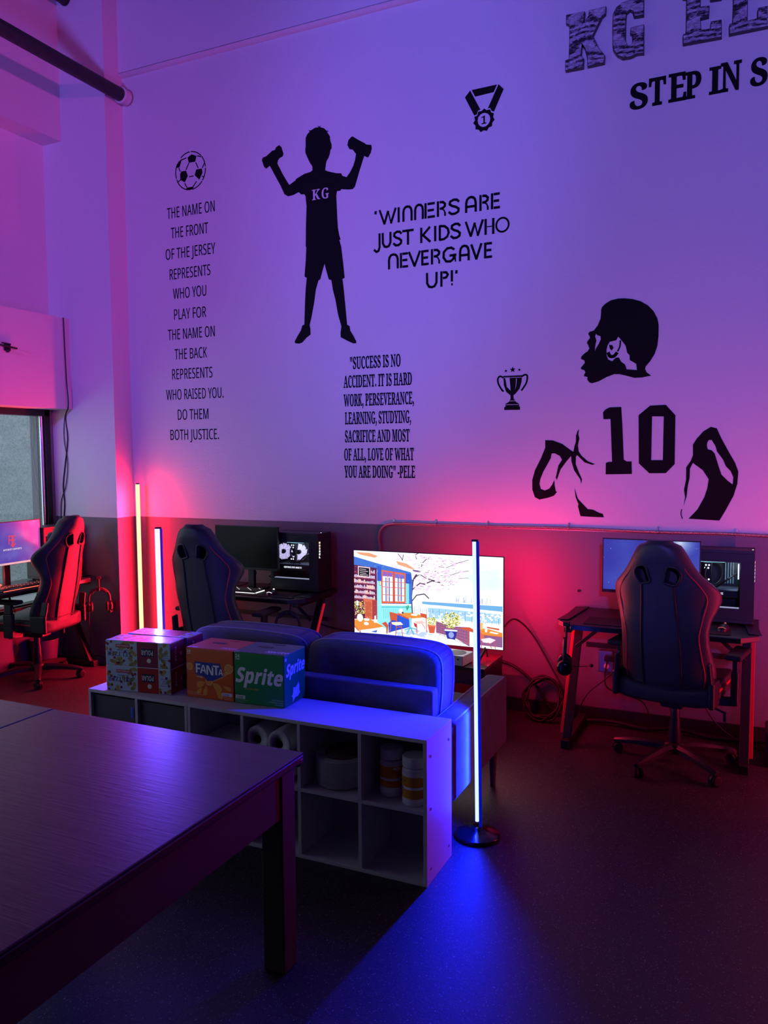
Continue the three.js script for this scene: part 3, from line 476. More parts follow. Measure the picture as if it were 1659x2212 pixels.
{
  const W = 0.266, H = 0.24, D = 0.205;
  const front = canvas(768, 704, (c, w, h) => {
    const g = c.createLinearGradient(0, 0, 0, h); g.addColorStop(0, '#e0641c'); g.addColorStop(1, '#d9531a'); c.fillStyle = '#dd5a1b'; c.fillRect(0, 0, w, h);
    const drop = (x, y, a, l, wd, f) => { c.save(); c.translate(x, y); c.rotate(a); c.fillStyle = f; c.beginPath(); c.moveTo(0, 0); c.bezierCurveTo(wd, l * 0.4, wd, l, 0, l); c.bezierCurveTo(-wd, l, -wd, l * 0.4, 0, 0); c.fill(); c.restore(); };
    for (const [x, y, a, l, wd] of [[300, 470, 1.1, 150, 60], [430, 470, -0.9, 170, 66], [330, 520, 0.25, 150, 44], [480, 540, -0.6, 170, 50], [250, 560, 0.7, 110, 40], [600, 500, -1.2, 130, 36]]) drop(x, y, a, l, wd, '#efa03a');
    c.fillStyle = '#f0a63c'; c.beginPath(); c.moveTo(430, 420); c.quadraticCurveTo(600, 330, 768, 190); c.lineTo(768, 260); c.quadraticCurveTo(620, 380, 440, 450); c.fill();
    const slice = (x, y, r, a) => { c.save(); c.translate(x, y); c.rotate(a); c.fillStyle = '#f6c27a'; c.beginPath(); c.arc(0, 0, r, 0, 7); c.fill(); c.fillStyle = '#f08a2c'; for (let k = 0; k < 8; k++) { c.beginPath(); c.moveTo(0, 0); c.arc(0, 0, r * 0.86, k * Math.PI / 4 + 0.1, k * Math.PI / 4 + 0.7); c.fill(); } c.restore(); };
    slice(55, 270, 52, 0.2); slice(690, 250, 66, 0.5); slice(370, 455, 58, 0.1);
    c.fillStyle = '#1d2f9c'; c.beginPath(); c.moveTo(130, 190); c.lineTo(560, 190); c.lineTo(585, 330); c.lineTo(580, 370); c.lineTo(440, 440); c.lineTo(340, 450); c.lineTo(300, 400); c.lineTo(150, 370); c.fill();
    let x = 140; for (const [ch, px, dy] of [['F', 185, 350], ['A', 165, 348], ['N', 185, 362], ['T', 190, 355], ['A', 118, 350]]) { c.font = `bold ${px}px sans-serif`; c.lineJoin = 'round'; c.strokeStyle = '#1d2f9c'; c.lineWidth = 26; c.strokeText(ch, x, dy); c.fillStyle = '#f7f5f2'; c.fillText(ch, x, dy); x += c.measureText(ch).width * 0.84; }
    c.fillStyle = '#f7f5f2'; c.font = 'bold 30px sans-serif'; c.fillText('orange', 170, 412);
    c.font = 'bold 58px sans-serif'; c.fillText('24', 12, 70); c.font = 'bold 22px sans-serif'; c.fillText('CANS', 14, 94);
    c.fillStyle = '#e9dff0'; c.fillRect(575, 590, 165, 46); c.fillStyle = '#2a3cae'; c.font = 'bold 40px sans-serif'; c.fillText('CANS', 590, 628);
    c.fillStyle = '#f4d9c6'; c.font = '18px sans-serif'; c.fillText('24-12 FL OZ (355 mL) CANS', 510, 660); c.fillText('ORANGE SODA', 610, 684); c.fillText('NATURALLY FLAVORED', 14, 640); c.fillText('WITH OTHER NATURAL FLAVORS', 14, 664);
  });
  const top = canvas(512, 400, (c) => { c.fillStyle = '#c9481c'; c.fillRect(0, 0, 512, 400); italic(c, 'FANTA', 330, 345, 60, 0.9, '#c9c4ff'); c.fillStyle = '#d8c8f0'; c.font = 'bold 34px sans-serif'; c.fillText('24', 8, 396); c.fillRect(60, 372, 60, 18); });
  const side = card(rgb(0.42, 0.06, 0.012));
  const t = carton('orange 24 can soda carton standing between the seltzer and the green carton', [-2.3, 0.61, -3.098], 2 * D2R, [W, H, D], [side, side, card(top), side, card(front), side]);
  mesh('handle_slot', at(slotGeo(0.042, 0.014), -0.02, H, -0.015), M.plastic, t); mesh('tear_tab', at(slotGeo(0.03, 0.006), 0.03, H, -0.072), M.redTrim, t);
}
{
  const W = 0.262, H = 0.242, D = 0.205, green = '#0c8a46';
  const front = canvas(768, 704, (c, w, h) => {
    c.fillStyle = green; c.fillRect(0, 0, w, h);
    italic(c, 'Sprite', 6, 410, 282, 0.9, '#f5f3f2', '#f5f3f2', 9); 
    c.fillStyle = '#e9ece8'; c.font = 'bold 66px sans-serif'; c.fillText('24', 14, 76); c.font = 'bold 28px sans-serif'; c.fillText('CANS', 18, 104);
    c.fillStyle = '#d0a01e'; c.font = 'bold 34px sans-serif'; c.fillText('LEMON-LIME', 160, 505);
    c.fillStyle = '#dfe8e0'; c.fillRect(14, 590, 150, 48); c.fillStyle = '#0b6a3a'; c.font = 'bold 40px sans-serif'; c.fillText('CANS', 30, 630); c.fillStyle = '#cfe2d4'; c.font = '20px sans-serif'; c.fillText('24-12 FL OZ (355 mL)', 12, 664); c.fillText('8.99 QT (8.52 L)', 12, 690);
    c.textAlign = 'right'; c.fillText('LEMON-LIME SODA', 750, 618); c.fillText('100% NATURAL FLAVORS', 750, 648); c.fillText('NO CAFFEINE', 750, 678); c.textAlign = 'left';
  });
  const sideTex = canvas(640, 704, (c, w, h) => {
    c.fillStyle = green; c.fillRect(0, 0, w, h); italic(c, 'Sprite', 40, 300, 222, 0.9, '#f5f3f2', '#f5f3f2', 7); c.fillStyle = '#f5f3f2'; c.font = 'bold 50px sans-serif'; c.fillText('24', 14, 80);
    c.beginPath(); c.moveTo(430, 430); c.quadraticCurveTo(410, 480, 455, 500); c.lineTo(470, 470); c.quadraticCurveTo(410, 540, 470, 600); c.lineTo(380, 640); c.quadraticCurveTo(300, 610, 235, 690); c.quadraticCurveTo(255, 600, 205, 600); c.quadraticCurveTo(270, 560, 255, 480); c.quadraticCurveTo(350, 530, 430, 430); c.fill();
  });
  const top = canvas(512, 400, (c) => { c.fillStyle = '#2c6a55'; c.fillRect(0, 0, 512, 400); italic(c, 'Sprite', 280, 340, 84, 0.95, '#dfe0f4'); c.fillStyle = '#cfd6f0'; c.font = 'bold 34px sans-serif'; c.fillText('24', 8, 392); });
  const plain = card(rgb(0.01, 0.25, 0.07));
  const t = carton('green 24 can soda carton, rightmost of the cartons on the shelf', [-2.036, 0.61, -3.11], 3.4 * D2R, [W, H, D], [card(sideTex), plain, card(top), plain, card(front), plain]);
  mesh('handle_slot', at(slotGeo(0.042, 0.014), -0.03, H, -0.02), M.plastic, t); mesh('tear_tab', at(slotGeo(0.035, 0.006), 0.01, H, -0.075), M.plastic, t);
}
{
  const W = 0.36, H = 0.124, D = 0.135;
  const fruit = (c, n, w, h, s0) => { let q = s0; const r = () => { q = (q * 1664525 + 1013904223) >>> 0; return q / 4294967296; }; for (let i = 0; i < n; i++) { const x = r() * w, y = r() * h, k = r(); if (x > w * 0.47 && x < w * 0.81) continue; if (k < 0.6) { c.fillStyle = k < 0.3 ? '#a89c4c' : '#8f8a48'; c.beginPath(); c.ellipse(x, y, 40 + k * 20, 27, k * 12, 0, 7); c.fill(); c.strokeStyle = '#c9c48c'; c.lineWidth = 3; c.stroke(); } else { c.fillStyle = '#7e1630'; c.beginPath(); c.arc(x, y, 20, 0, 7); c.fill(); c.fillStyle = '#a9304a'; c.beginPath(); c.arc(x - 5, y - 5, 10, 0, 7); c.fill(); } } };
  const frontTex = (band, s0) => canvas(1024, 352, (c, w, h) => {
    c.translate(w, h); c.rotate(Math.PI);                             // the cartons stand upside down
    c.fillStyle = '#bfd4e6'; c.fillRect(0, 0, w, h); c.save(); c.translate(w, 0); c.scale(-1, 1); fruit(c, 60, w, h, s0); c.restore();
    c.fillStyle = band; c.fillRect(w * 0.19, 0, w * 0.32, h);
    c.fillStyle = '#14204a'; c.fillRect(w * 0.25, h * 0.44, w * 0.19, h * 0.33 - 4); c.fillStyle = '#f2efe8'; c.font = 'bold 96px sans-serif'; c.save(); c.translate(w * 0.262, h * 0.69); c.scale(0.62, 1); c.fillText('POLAR', 0, 0); c.restore();
    c.fillStyle = '#efe3c8'; c.beginPath(); c.arc(w * 0.33, h * 0.27, 34, 0, 7); c.fill(); c.fillStyle = '#f8f6f2'; c.beginPath(); c.ellipse(w * 0.335, h * 0.28, 17, 30, 0.5, 0, 7); c.fill();
    c.fillStyle = '#2c4f96'; c.font = 'bold 88px serif'; c.save(); c.translate(w * 0.6, h * 0.56); c.scale(0.95, 1); c.fillText('SELTZER', 0, 0); c.restore();
    c.font = 'bold 26px sans-serif'; c.fillText('100% NATURAL', w * 0.64, h * 0.66); c.fillText('0 CAL', w * 0.6, h * 0.33);
    c.fillStyle = '#b83a52'; c.fillRect(w * 0.62, h * 0.74, w * 0.22, h * 0.13); c.fillStyle = '#f0e8ea'; c.font = 'bold 30px sans-serif'; c.fillText('12 PACK CANS', w * 0.635, h * 0.84);
    c.fillStyle = '#2c4f96'; c.font = 'bold 20px sans-serif'; for (let k = 0; k < 4; k++) c.fillText(['NO CALORIES', 'NO SODIUM', 'NO SUGAR', 'GLUTEN FREE'][k], w * 0.03, h * (0.35 + k * 0.09));
  });
  const endTex = (band) => canvas(384, 352, (c, w, h) => { c.translate(w, h); c.rotate(Math.PI); c.fillStyle = band; c.fillRect(0, 0, w, h); c.save(); c.translate(150, 330); c.rotate(-Math.PI / 2); c.fillStyle = '#d9c8d4'; c.font = 'bold 66px sans-serif'; c.fillText('POLAR', 40, 130); c.restore(); c.beginPath(); c.fillStyle = '#d8c0c8'; c.ellipse(120, 170, 20, 30, 0.4, 0, 7); c.fill(); });
  const topTex = canvas(1024, 384, (c, w, h) => { c.fillStyle = '#a9bcd6'; c.fillRect(0, 0, w, h); fruit(c, 40, w, h, 77); c.fillStyle = '#8a1740'; c.fillRect(w * 0.49, 0, w * 0.32, h); });
  const A = frontTex('#8a1746', 5), B = frontTex('#b3241c', 91), eA = card(endTex('#7c1440'), 0.4), eB = card(endTex('#96201c'), 0.4), tp = card(topTex, 0.3), s = Math.sin(8.8 * D2R), c = Math.cos(8.8 * D2R);
  const g = 'seltzer cartons stacked two high';
  const put = (k, lift, mats, label) => { const t = carton(label, [-2.694 - k * 0.14 * s + k * 0.022, 0.61 + lift, -3.013 - k * 0.148 * c], (8.8 - k * 4) * D2R, [W, H, D], mats, g); const film = mesh('crease', at(rbox(-W / 2 + 0.004, W / 2 - 0.004, H - 0.002, H + 0.0016, D / 2 - 0.012, D / 2 + 0.0008, 0.0016), 0, 0, 0), card(rgb(0.75, 0.8, 0.86), 0.16), t); return t; };
  put(0, 0, [eB, eB, tp, tp, card(B, 0.38), tp], 'seltzer carton with red band, lower one at the front of the stacks');
  put(0, H + 0.001, [eA, eA, tp, tp, card(A, 0.38), tp], 'seltzer carton with purple band, upper one at the front of the stacks');
  put(1, 0, [eB, eB, tp, tp, tp, tp], 'seltzer carton hidden low behind the front pair, against the sofa');
  put(1, H + 0.001, [eA, eA, tp, tp, tp, tp], 'seltzer carton with purple end standing behind the front pair, on top');
}

// ---------------------------------------------------------------- sofa
{
  const X0 = -2.79, X1 = -1.16, AW = 0.112, t = thing('sofa', 'dark velvet two seat sofa with piped cushions, its back to the shelf', 'sofa', [(X0 + X1) / 2, 0, -3.62]);
  const w = (X1 - X0) / 2, iz = (z) => z + 3.62;
  mesh('back_rail', boxUV(rbox(-w + AW, w - AW, 0.24, 0.705, iz(-3.31), iz(-3.235), 0.012, 3)), M.sofa, t);
  mesh('seat_base', boxUV(rbox(-w + AW, w - AW, 0.225, 0.33, iz(-4.0), iz(-3.31), 0.012, 3)), M.sofa, t);
  for (const s of [-1, 1]) {
    const a = s > 0 ? w - AW : -w, b = s > 0 ? w : -w + AW;
    const arm = mesh('arm', boxUV(rbox(a, b, 0.225, 0.585, iz(-4.03), iz(-3.215), 0.022, 4)), M.sofa, t);
    for (const x of [a + 0.012, b - 0.012]) mesh('piping', tube([[x, 0.24, iz(-3.219)], [x, 0.55, iz(-3.217)], [x, 0.578, iz(-3.228)], [x, 0.581, iz(-3.3)], [x, 0.581, iz(-3.95)], [x, 0.572, iz(-4.02)], [x, 0.24, iz(-4.028)]], 0.0042, 60, 6), M.sofaPiping, arm);
    const cw = w - AW - 0.004, x0 = s > 0 ? 0.004 : -cw, x1 = s > 0 ? cw : -0.004;
    mesh('seat_cushion', boxUV(rbox(x0, x1, 0.33, 0.47, iz(-4.03), iz(-3.42), 0.035, 5)), M.sofa, t);
    const cx = (x0 + x1) / 2, hw = (x1 - x0) / 2 + 0.006, y0 = 0.475, y1 = 0.862, hy = (y1 - y0) / 2, cy = (y0 + y1) / 2, N = 96;
    const loop = (k, z, lean, pleat) => Array.from({ length: N }, (_, i) => {
      const a = i / N * Math.PI * 2, cxs = spow(Math.cos(a), 0.24), sy = spow(Math.sin(a), 0.3), p = pleat * (Math.sin(i * 2.35) + 0.7 * Math.sin(i * 5.1 + 1));
      return [cx + (hw * k + p) * cxs * (1 - 0.02 * Math.abs(sy)), cy + (hy * k + p) * sy * (1 - 0.06 * cxs * cxs * (sy > 0 ? 1 : 0)), iz(z) - lean * (sy + 1)];
    });
    const cush = mesh('back_cushion', loft([loop(0.2, -3.287, 0.03, 0), loop(0.75, -3.28, 0.03, 0.0008), loop(0.93, -3.288, 0.03, 0.002), loop(0.985, -3.3, 0.03, 0.001), loop(1, -3.318, 0.03, 0), loop(1.012, -3.35, 0.03, 0.0025), loop(1.018, -3.39, 0.03, 0.0035), loop(1.012, -3.43, 0.03, 0.0025), loop(0.995, -3.462, 0.03, 0), loop(0.93, -3.49, 0.03, 0.002), loop(0.7, -3.52, 0.03, 0.001), loop(0.2, -3.53, 0.03, 0)]), M.sofa, t);
    for (const z of [-3.314, -3.466]) mesh('piping', tube(loop(1.003, z, 0.03, 0).filter((_, i) => i % 2 === 0), 0.0048, 120, 6, true), M.sofaPiping, cush);
    for (const z of [-3.27, -3.97]) mesh('leg', at(new THREE.CylinderGeometry(0.024, 0.014, 0.225, 16), s * (w - 0.06), 0.1125, iz(z)), M.woodLeg, t);
  }
}

// ---------------------------------------------------------------- corner lamps with light strips
function stripLamp(label, x, z, h, lean, r, skin, cfg, beams, side, sideSkin) {   // beams: [direction, share] of the light; side: where the metal profile sits
  const t = thing('floor_lamp', label, 'lamp', [x, 0, z]), y0 = 0.045;
  mesh('base', lathe([[0.001, 0], [0.1, 0], [0.103, 0.004], [0.103, 0.014], [0.099, 0.019], [0.06, 0.03], [0.028, 0.038], [0.026, 0.05], [0.001, 0.05]], 56), M.glossBlack, t);
  const hold = new THREE.Group(); hold.name = 'pole'; hold.rotation.z = lean; t.add(hold);
  const dx = Math.sin(side), dz = Math.cos(side), prof = rbox(-0.0075, 0.0075, y0, h, -0.0065, 0.0065, 0.002);
  mesh('profile', at(prof, dx * (r + 0.0068), 0, dz * (r + 0.0068), 0, side, 0), sideSkin ?? M.darkMetal, hold);
  mesh('end_cap', at(rbox(-0.011, 0.011, h, h + 0.009, -0.012, r + 0.009, 0.003), 0, 0, 0, 0, side, 0), M.darkMetal, hold);
  mesh('light_tube', cyl(r, r, h - y0 - 0.03, 0, (h + y0 + 0.026) / 2, 0, 20), skin, hold);
  for (const [dir, share] of beams) { const a = new THREE.RectAreaLight(rgb(...cfg.color), cfg.power * share, 0.013, h - 0.12); a.position.set(Math.sin(dir) * (r + 0.003), (y0 + h) / 2 + 0.01, Math.cos(dir) * (r + 0.003)); a.rotation.y = dir + Math.PI; hold.add(a); }
  return t;
}
stripLamp('blue strip floor lamp in front, beside the sofa arm and shelf end', -1.118, -3.4, 1.36, 0.012, 0.0085, glow(0.78, 0.98, 3.0), L.blueLamp, [[-0.9, 1]], 1.75, std({ color: rgb(0.02, 0.03, 0.16), roughness: 0.35, emissive: rgb(0, 0.004, 0.24) }));  // blue tint on the metal profile put in as emission
stripLamp('violet blue strip floor lamp behind the seltzer cartons', -2.955, -3.43, 1.355, 0.004, 0.0135, glow(1.05, 0.95, 3.0), L.violetLamp, [[0.1, 1]], 2.2, std({ color: rgb(0.03, 0.02, 0.16), roughness: 0.35, emissive: rgb(0.05, 0.004, 0.3) }));  // profile emission imitates the violet tint on the metal
stripLamp('tall red strip floor lamp in the corner by the pillar', -4.612, -5.12, 1.522, 0.0, 0.0165, glow(3.0, 1.1, 0.55), L.redLamp, [[-0.8, 1], [1.95, 0.26]], -2.6);
stripLamp('red strip floor lamp past the right hand desk', 0.95, -4.6, 1.36, 0, 0.0135, glow(3.0, 1.1, 0.9), L.magentaLamp, [[-0.9, 0.45], [-2.5, 0.8]], 0.7);

// ---------------------------------------------------------------- television, its stand and the consoles
{
  const t = thing('tv_stand', 'low dark television stand against the wall, facing the sofa', 'tv stand', [-1.95, 0, -4.8]), w = 0.48, d = 0.195, h = 0.44;
  mesh('top_panel', rbox(-w, w, h - 0.022, h, -d, d, 0.003), std({ color: rgb(0.06, 0.04, 0.035), roughness: 0.25 }), t);
  for (const s of [-1, 1]) mesh('side_panel', rbox(s > 0 ? w - 0.02 : -w + 0.002, s > 0 ? w - 0.002 : -w + 0.02, 0.02, h - 0.022, -d + 0.004, d - 0.004, 0.003), M.plastic, t);
  mesh('shelf_board', rbox(-w + 0.02, w - 0.02, 0.2, 0.218, -d + 0.01, d - 0.01, 0.002), M.plastic, t);
  mesh('bottom_panel', rbox(-w + 0.002, w - 0.002, 0, 0.02, -d + 0.004, d - 0.004, 0.002), M.plastic, t);
  mesh('divider', rbox(-0.01, 0.01, 0.02, h - 0.022, -d + 0.01, d - 0.01, 0.002), M.plastic, t);
}
{
  const x0 = -2.47, x1 = -1.412, y0 = 0.511, y1 = 1.108, z = -4.82, t = thing('television', 'wide television showing a bright painted seaside cafe picture', 'television', [(x0 + x1) / 2, 0, z]), w = (x1 - x0) / 2;
  mesh('casing', [rbox(-w, w, y0, y1, -0.012, 0, 0.003), rbox(-w * 0.8, w * 0.8, y0 + 0.02, y0 + 0.36, -0.05, -0.012, 0.01)], M.glossBlack, t);
  for (const s of [-1, 1]) { const f = mesh('foot', [bar([s * (w - 0.1), y0 + 0.01, -0.01], [s * (w - 0.1) - 0.02, 0.444, 0.09], 0.012, 0.018), bar([s * (w - 0.1), y0 + 0.01, -0.01], [s * (w - 0.1) - 0.02, 0.444, -0.1], 0.012, 0.018)], M.plastic, t); f.position.x = s > 0 ? -0.02 : 0.02; }
  // the picture, painted in the slanted grid of its own sketch
  const pic = canvas(1344, 756, (c, W, H) => {
    const T = (x, y) => { const u = (x - 98) / 1347, a = 275 + 73 * u, b = 1052 + 151 * u; return [u * W, (y - a) / (b - a) * H]; };
    const path = (s) => { c.beginPath(); s.split(' ').forEach((p, i) => { const [x, y] = T(...p.split(',').map(Number)); i ? c.lineTo(x, y) : c.moveTo(x, y); }); };
    const F = (col, s) => { c.fillStyle = col; path(s); c.closePath(); c.fill(); }, S = (col, w, s) => { c.strokeStyle = col; c.lineWidth = w; c.lineCap = c.lineJoin = 'round'; path(s); c.stroke(); };
    const blob = (col, x, y, rx, ry = rx) => { const [a, b] = T(x, y); c.fillStyle = col; c.beginPath(); c.ellipse(a, b, rx, ry, 0, 0, 7); c.fill(); };
    c.fillStyle = '#fbfdff'; c.fillRect(0, 0, W, H);
    for (let i = 0; i < 40; i++) blob('rgba(216,244,252,.35)', 1150 + rnd() * 260, 420 + rnd() * 230, 40 + rnd() * 40, 20 + rnd() * 20);
    for (let i = 0; i < 520; i++) { const a = rnd() * 6.28, r = Math.sqrt(rnd()); blob(['#f6e2f4', '#f3d3ee', '#fdf3fb', '#ffffff'][i % 4], 780 + Math.cos(a) * r * 330, 460 + Math.sin(a) * r * 200, 6 + rnd() * 18, 5 + rnd() * 10); }
    for (let i = 0; i < 26; i++) { const x = 1010 + rnd() * 370, h = 12 + rnd() * 46; if (x > 1190 && x < 1210) continue; S('rgba(150,160,190,.55)', 3 + rnd() * 5, `${x},${752 + (x - 1010) * 0.09} ${x + 2},${752 + (x - 1010) * 0.09 - h}`); }
    F('#6ea9dc', '740,748 1440,798 1440,850 880,790 740,770'); F('#9fd0ee', '790,800 1425,862 1425,960 800,900'); F('#fdfdff', '660,770 880,785 1430,846 1430,872 880,812 660,800');
    for (let i = 0; i < 40; i++) { const x = 665 + i * 19, y = 800 + (x - 660) * 0.1; S(i % 3 ? '#a9b4d8' : '#5d6f9a', 3, `${x},${y} ${x + 3},${y + 96}`); if (i % 2) { const [a, b] = T(x + 8, y + 34); c.strokeStyle = '#7386b4'; c.lineWidth = 2; c.beginPath(); c.arc(a, b, 12, 3.2, 6.2); c.stroke(); } }
    for (let i = 0; i < 70; i++) blob('rgba(255,255,255,.9)', 780 + rnd() * 640, 850 + rnd() * 90, 6 + rnd() * 9, 4 + rnd() * 6);
    S('#4a3a4c', 16, '648,880 640,700 655,560 690,500'); S('#4a3a4c', 9, '650,740 690,690 760,680 800,720'); S('#4a3a4c', 9, '650,640 720,580 760,590 830,560 900,575'); S('#4a3a4c', 7, '668,530 720,500 790,545 870,560'); S('#4a3a4c', 6, '735,440 740,400 780,360'); S('#4a3a4c', 6, '690,360 680,320 700,310 720,300'); S('#4a3a4c', 6, '520,310 550,350 560,370 570,320'); S('#5a4a5c', 4, '890,430 960,440 1050,400 1150,370'); S('#5a4a5c', 4, '990,510 1080,480 1150,470'); S('#5a4a5c', 3, '1060,540 1150,535');
    for (let i = 0; i < 60; i++) { const x = 700 + rnd() * 330, y = 340 + rnd() * 300; S('#6a5668', 3, `${x},${y} ${x + 10 + rnd() * 18},${y - 8 + rnd() * 14}`); }
    for (let i = 0; i < 160; i++) { const a = rnd() * 6.28, r = Math.sqrt(rnd()); blob(['#f4dcf2', '#ffffff', '#efc8e8'][i % 3], 790 + Math.cos(a) * r * 320, 470 + Math.sin(a) * r * 190, 5 + rnd() * 12, 4 + rnd() * 7); }
    F('#fdfdff', '98,1052 98,940 500,1010 1000,1010 1440,1150 1440,1203');
    for (let i = 0; i < 30; i++) blob('#b9c8ea', 420 + rnd() * 400, 1020 + rnd() * 60, 12 + rnd() * 26, 4 + rnd() * 8);
    F('#9b5f86', '865,930 1000,980 1160,990 1160,1170 1030,1085 865,1035'); for (let j = 0; j < 6; j++) { S('#5f3c6c', 2.5, `865,${948 + j * 18} 1160,${1010 + j * 30}`); for (let i = 0; i < 7; i++) { const x = 880 + i * 42 + (j % 2) * 20; S('#5f3c6c', 2, `${x},${950 + j * 18 + (x - 865) * 0.2} ${x},${968 + j * 18 + (x - 865) * 0.22}`); } }
    F('#8a5a8c', '1200,1010 1440,1085 1440,1180 1200,1150');
    // the cafe front
    F('#3f6fc8', '98,330 340,400 640,480 650,560 650,600 640,880 320,920 320,450 98,405'); F('#5c1f44', '98,405 318,440 318,900 98,900'); F('#8ee2e8', '322,555 362,560 362,770 640,780 645,850 520,860 420,1020 322,935'); F('#2f56c4', '322,420 362,425 362,560 322,555'); F('#7fd9e0', '585,580 620,585 620,770 585,765'); F('#2f56c4', '585,490 640,500 640,585 585,580');
    for (let j = 0; j < 6; j++) { const y = 470 + j * 48; S('#a33a4a', 7, `98,${y} 305,${y + 22}`); for (let i = 0; i < 15; i++) { const x = 104 + i * 13.5, k = rnd(); if (j === 0 && x < 255) continue; S(['#f6ecf2', '#e9d3ea', '#cfc6ea', '#f4c9c0'][Math.floor(k * 4)], 7 + k * 6, `${x},${y + (x - 98) * 0.1 - 6} ${x},${y + (x - 98) * 0.1 - 14 - k * 18}`); } }
    F('#f4d4dc', '136,418 254,432 254,525 136,512'); F('#160c14', '144,428 246,440 246,516 144,504'); for (let j = 0; j < 4; j++) S('#f6eef0', 4, `156,${444 + j * 17} ${214 + (j % 2) * 20},${452 + j * 17}`);
    F('#d06a4a', '185,712 305,728 305,915 205,900'); F('#a33c40', '272,730 318,735 318,915 272,905'); F('#c05a3e', '205,740 262,748 262,890 210,880');
    F('#d8643f', '362,455 590,490 588,765 362,762'); F('#eaf2ff', '374,470 468,485 468,745 374,742'); F('#eaf2ff', '490,492 576,505 576,748 490,745'); F('#8a5fb4', '374,470 468,485 468,520 374,512'); F('#6f6cc8', '490,492 576,505 576,540 490,530');
    for (const x of [405, 436, 520, 548]) S('#3f4fb0', 9, `${x},530 ${x},740`); for (const x of [421, 535]) S('#d8643f', 5, `${x},480 ${x},745`); for (const y of [560, 610, 680]) { S('#d8643f', 5, `374,${y} 468,${y + 8}`); S('#d8643f', 5, `490,${y + 8} 576,${y + 16}`); } S('#c24f34', 16, '479,480 479,755');
    F('#f4fbff', '355,765 640,772 640,786 355,780'); F('#5cbfcc', '362,790 640,795 640,806 362,802'); for (let x = 380; x < 520; x += 16) S('#4fb0c0', 2.5, `${x},815 ${x},${900 - (x - 380) * 0.1}`);
    F('#ffffff', '98,290 180,285 420,335 650,420 735,465 640,455 420,400 300,350 98,330'); F('#e09a70', '115,290 250,300 330,330 300,345 160,315'); F('#e0a078', '500,375 600,400 680,455 640,450 520,410'); F('#5d4a78', '650,455 735,470 700,478 660,470');
    for (let i = 0; i < 14; i++) blob('#ffffff', 560 + i * 9, 430 + i * 5, 8, 8);
    F('#ffe0b0', '344,555 360,557 358,598 344,596'); S('#3b2a3c', 2.5, '344,555 360,557 358,598 344,596 344,555');
    // tables, chairs and plants
    const tableC = '#e08a3c', red = '#c8553a';
    F(tableC, '98,905 240,900 382,975 290,990 140,1005 98,960'); F(red, '98,960 140,1005 140,1018 98,975'); S('#7a3c30', 9, '150,1010 155,1050'); blob('#fbeff0', 152, 890, 30, 34); F('#fdf6f4', '190,895 245,900 240,920 195,918'); blob('#f6e8ec', 213, 945, 24, 15); F('#fbf2f4', '285,905 318,908 315,940 288,938'); blob('#fbf2f4', 300, 890, 9, 18);
    for (let i = 0; i < 120; i++) blob(['#e6e07a', '#c9c85a', '#7f8a3c', '#f4f0b0'][i % 4], 148 + (rnd() - 0.5) * 110, 800 + (rnd() - 0.5) * 120, 5, 3.5);
    F('#e8f4f0', '120,730 135,735 140,780 115,775'); F('#e8a05c', '150,742 168,748 172,790 150,785');
    F('#2a48c4', '425,945 520,860 640,880 640,980 430,1030'); F('#2a56d0', '515,870 640,890 640,985 520,985'); F(tableC, '510,850 640,852 775,885 720,900 620,905'); F(red, '510,852 620,905 620,915 515,870'); S('#8fd6ea', 16, '628,905 632,985'); S('#57b4d4', 12, '600,1040 632,985 660,1050'); S('#57b4d4', 10, '580,1010 632,990 690,1005');
    F(red, '437,840 510,858 508,925 445,915'); S(red, 7, '440,850 450,940 440,1030'); S(red, 7, '505,900 500,960 492,1080'); F('#fbe4d2', '455,935 540,935 565,960 500,968 460,955'); S(red, 6, '545,965 560,1070'); S(red, 5, '500,985 530,980 552,990');
    F(red, '725,855 782,868 780,905 728,890'); F('#f2c0c0', '665,930 740,928 775,950 690,958'); F('#b8364a', '662,940 690,958 688,990 668,975'); S(red, 6, '775,900 780,1030'); S(red, 6, '690,960 690,1040'); S(red, 5, '740,955 760,985 765,1000'); F('#fdf4f0', '640,860 700,866 690,882 640,876'); blob('#fdf0f0', 545, 835, 18, 22); blob('#3c3c50', 560, 850, 9, 9);
    for (let i = 0; i < 26; i++) S('#3f9a6c', 3, `600,${830} ${590 + rnd() * 30},${770 + rnd() * 40}`);
    F(red, '362,945 400,930 425,965 415,1040 405,1045 405,985'); F('#fbeff4', '330,1000 400,990 400,1040 320,1050'); F('#3f6fc8', '255,1020 320,1005 310,1030');
    for (let i = 0; i < 110; i++) blob(['#e6de78', '#b6bc50', '#6f8040', '#f3eeaa'][i % 4], 826 + (rnd() - 0.5) * 76, 930 + (rnd() - 0.5) * 66, 5, 3.5);
    F('#d25a44', '790,965 862,972 850,1042 805,1040'); F('#e77a5c', '788,962 864,970 862,984 790,978');
    for (let i = 0; i < 300; i++) { const a = rnd() * 6.28, r = Math.sqrt(rnd()); blob(['#eee58c', '#c9c95e', '#8a9446', '#f6f1b8', '#6f7440'][i % 5], 1000 + Math.cos(a) * r * 82, 925 + Math.sin(a) * r * 74, 6, 4); }
    F('#2c2f9c', '942,1012 1052,1022 1035,1104 965,1094'); F('#e4e8fb', '940,1006 1054,1016 1052,1030 944,1022'); blob('#8f9fe0', 1000, 1060, 24, 26);
    F(red, '1066,995 1160,990 1200,1015 1440,1060 1440,1085 1250,1060'); F(tableC, '1210,1010 1300,1000 1440,1045 1440,1080 1280,1060'); F('#f4b95c', '1222,945 1275,950 1272,1015 1225,1010'); blob('#fdf6f0', 1302, 1012, 11, 24); F('#fdf6ea', '1340,1030 1410,1045 1395,1056 1330,1042'); F(red, '1310,985 1415,1005 1412,1020 1310,998');
